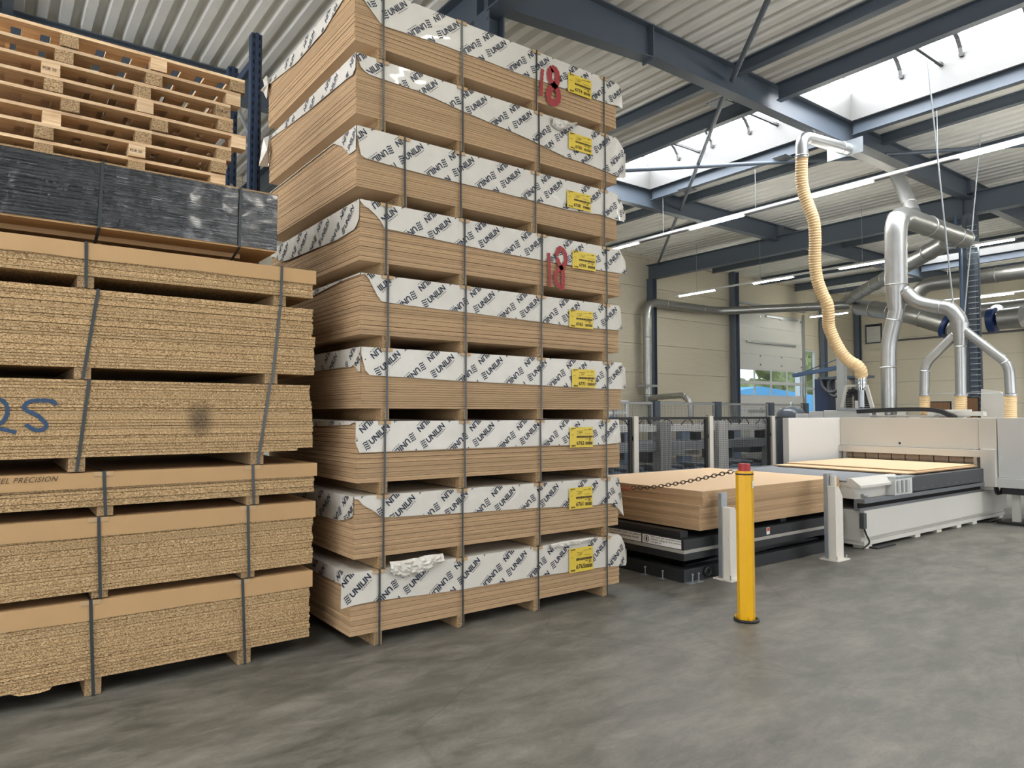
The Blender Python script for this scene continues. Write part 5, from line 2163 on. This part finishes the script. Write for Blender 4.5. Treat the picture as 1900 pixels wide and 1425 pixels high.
# ------------------------------------------------------------------ mid-hall column furniture: cable ladder, conduit, stays
CL = thing('cable_ladder', 'galvanised cable ladder running up the dark mid-hall column', 'cable ladder', (20.5, 7.2, 0))
b = MB()
b.box(20.50, 20.54, 7.22, 7.25, .0, 6.9).box(20.50, 20.54, 7.50, 7.53, .0, 6.9)
b.build('side_rail', 'post_slate', CL)
b = MB()
for k in range(46):
    b.box(20.505, 20.53, 7.25, 7.50, .15 + k * .145, .165 + k * .145)
b.build('rungs', 'zinc_dull', CL)['kind'] = 'stuff'
cd = thing('conduit_pipe', 'slim blue conduit dropping beside the mid-hall column', 'pipe', tuple(at(1783, 600, X=20.4)))
cxy = at(1783, 500, X=20.3)
MB().tube(fillet([(20.3, cxy.y, 2.2), (20.3, cxy.y, 6.1), (20.3, cxy.y + .1, 6.2), (20.3, cxy.y + .1, 7.0)], .08), .045, 10).build('pipe', 'jib_blue', cd, True)
for k, (a, c, lb) in enumerate((((1739, 285), (1768, 560), 'thin steel stay rod crossing in front of the thick dust duct'), ((1815, 300), (1788, 600), 'thin steel stay rod beside the mid-hall column'))):
    t = thing('stay_rod', lb, 'rod', tuple(at(c[0], c[1], X=13.9)))
    xx = 13.5 if k == 0 else 17.5
    p0, p1 = at(a[0], a[1], X=xx), at(c[0], c[1], X=14.3 if k == 0 else 18)
    dv = (p0 - p1)
    ptop = p1 + dv * ((ZD - .02 - p1.z) / dv.z)
    MB().tube([ptop, p1], .014, 8).build('rod', 'zinc_dull', t, True)
    MB().tube([p1, p1 + Vector((0, 0, -.1))], .02, 8).build('end_fork', 'zinc_dull', t, True)

# ------------------------------------------------------------------ jib crane and hose station by the saw
jx = 15.6
jc = thing('jib_crane', 'pale grey post with a slim blue jib arm beside the saw', 'crane', (jx, at(1562, 700, X=jx).y, 0))
jy = at(1562, 700, X=jx).y
ztop = at(1562, 662, X=jx).z
box('post', jx - .08, jx + .08, jy - .08, jy + .08, 0, ztop, 'fence_grey', jc, .004)
tip = at(1472, 697, X=jx)
b = MB()
b.bar((jx, jy + .08, at(1556, 682, X=jx).z), tip, .09, .09)
b.build('jib_arm', 'jib_blue', jc)
b = MB()
b.tube([(jx, jy + .05, ztop - .03), at(1489, 691, X=jx)], .012, 8)
b.build('tie_rod', 'jib_blue', jc)
kb = at(1527, 730, X=16.4)
hsn = thing('hose_station', 'blue tool cabinet with coiled grey hoses beside the jib crane', 'cabinet', (16.4, kb.y, 0))
box('cabinet_body', 16.3, 16.7, kb.y - .16, kb.y + .16, 0, at(1527, 703, X=16.4).z, 'cabinet_blue', hsn, .01)
for px, r_ in ((1549, 12), (1570, 13)):
    c = at(px, 718, X=16.2)
    rr = r_ / F * 18.0
    for q in range(3):
        MB().tube([(16.2 + .05 * q, c.y + rr * (1 - .1 * q) * math.cos(a), c.z + rr * 1.35 * math.sin(a)) for a in [k * math.pi / 14 for k in range(29)]], .035, 8, False).build('coiled_hose', 'graphite', hsn, True)
MB().tube(catmull([at(1523, 701, X=16.2), at(1526, 716, X=16.2), at(1538, 727, X=16.2), at(1552, 726, X=16.2)], 8), .04, 8).build('hose', 'graphite', hsn, True)
pbar = at(1556, 700, X=16.2)
box('hose_bracket', 16.15, 16.5, pbar.y - .7, pbar.y + .5, at(1556, 703, X=16.2).z, at(1556, 700, X=16.2).z + .02, 'post_slate', hsn)
box('bracket_post', 16.34, 16.44, pbar.y - .45, pbar.y - .35, 0, at(1556, 703, X=16.2).z, 'post_slate', hsn)
# louvre vent on the end wall
vt = bpy.data.objects.new('wall_vent', None)
COL.objects.link(vt)
va, vb = at(1606, 603, X=X1), at(1637, 636, X=X1)
vt['_w'] = (X1, (va.y + vb.y) / 2, vb.z)
vt.location = vt['_w']
tag(vt, 'pale louvred ventilation grille high on the end wall', 'vent')
b = MB()
for (y0_, y1_, z0_, z1_) in ((vb.y, vb.y + .06, vb.z, va.z), (va.y - .06, va.y, vb.z, va.z), (vb.y, va.y, va.z - .06, va.z), (vb.y, va.y, vb.z, vb.z + .06)):
    b.box(X1 - .05, X1 - .002, y0_, y1_, z0_, z1_)
b.build('frame', 'post_slate', vt)
box('backing', X1 - .012, X1 - .004, vb.y + .05, va.y - .05, vb.z + .05, va.z - .05, 'dark_gap', vt)
for k in range(7):
    z = vb.z + .1 + k * (va.z - vb.z - .16) / 7
    b = MB()
    b.bar((X1 - .03, vb.y + .06, z), (X1 - .03, va.y - .06, z), .03, .12, roll=Vector((-.3, 0, .95)))
    b.build('slat', 'door_panel', vt)
# horizontal cable tray line on the end wall
b = MB()
ty = at(1900, 612, X=X1 - .1)
b.box(X1 - .12, X1 - .002, 2.0, at(1662, 634, X=X1).y, ty.z - .04, ty.z + .04)
tray = b.build('cable_tray', 'graphite')
tag(tray, 'dark cable tray line along the end wall', 'cable tray')
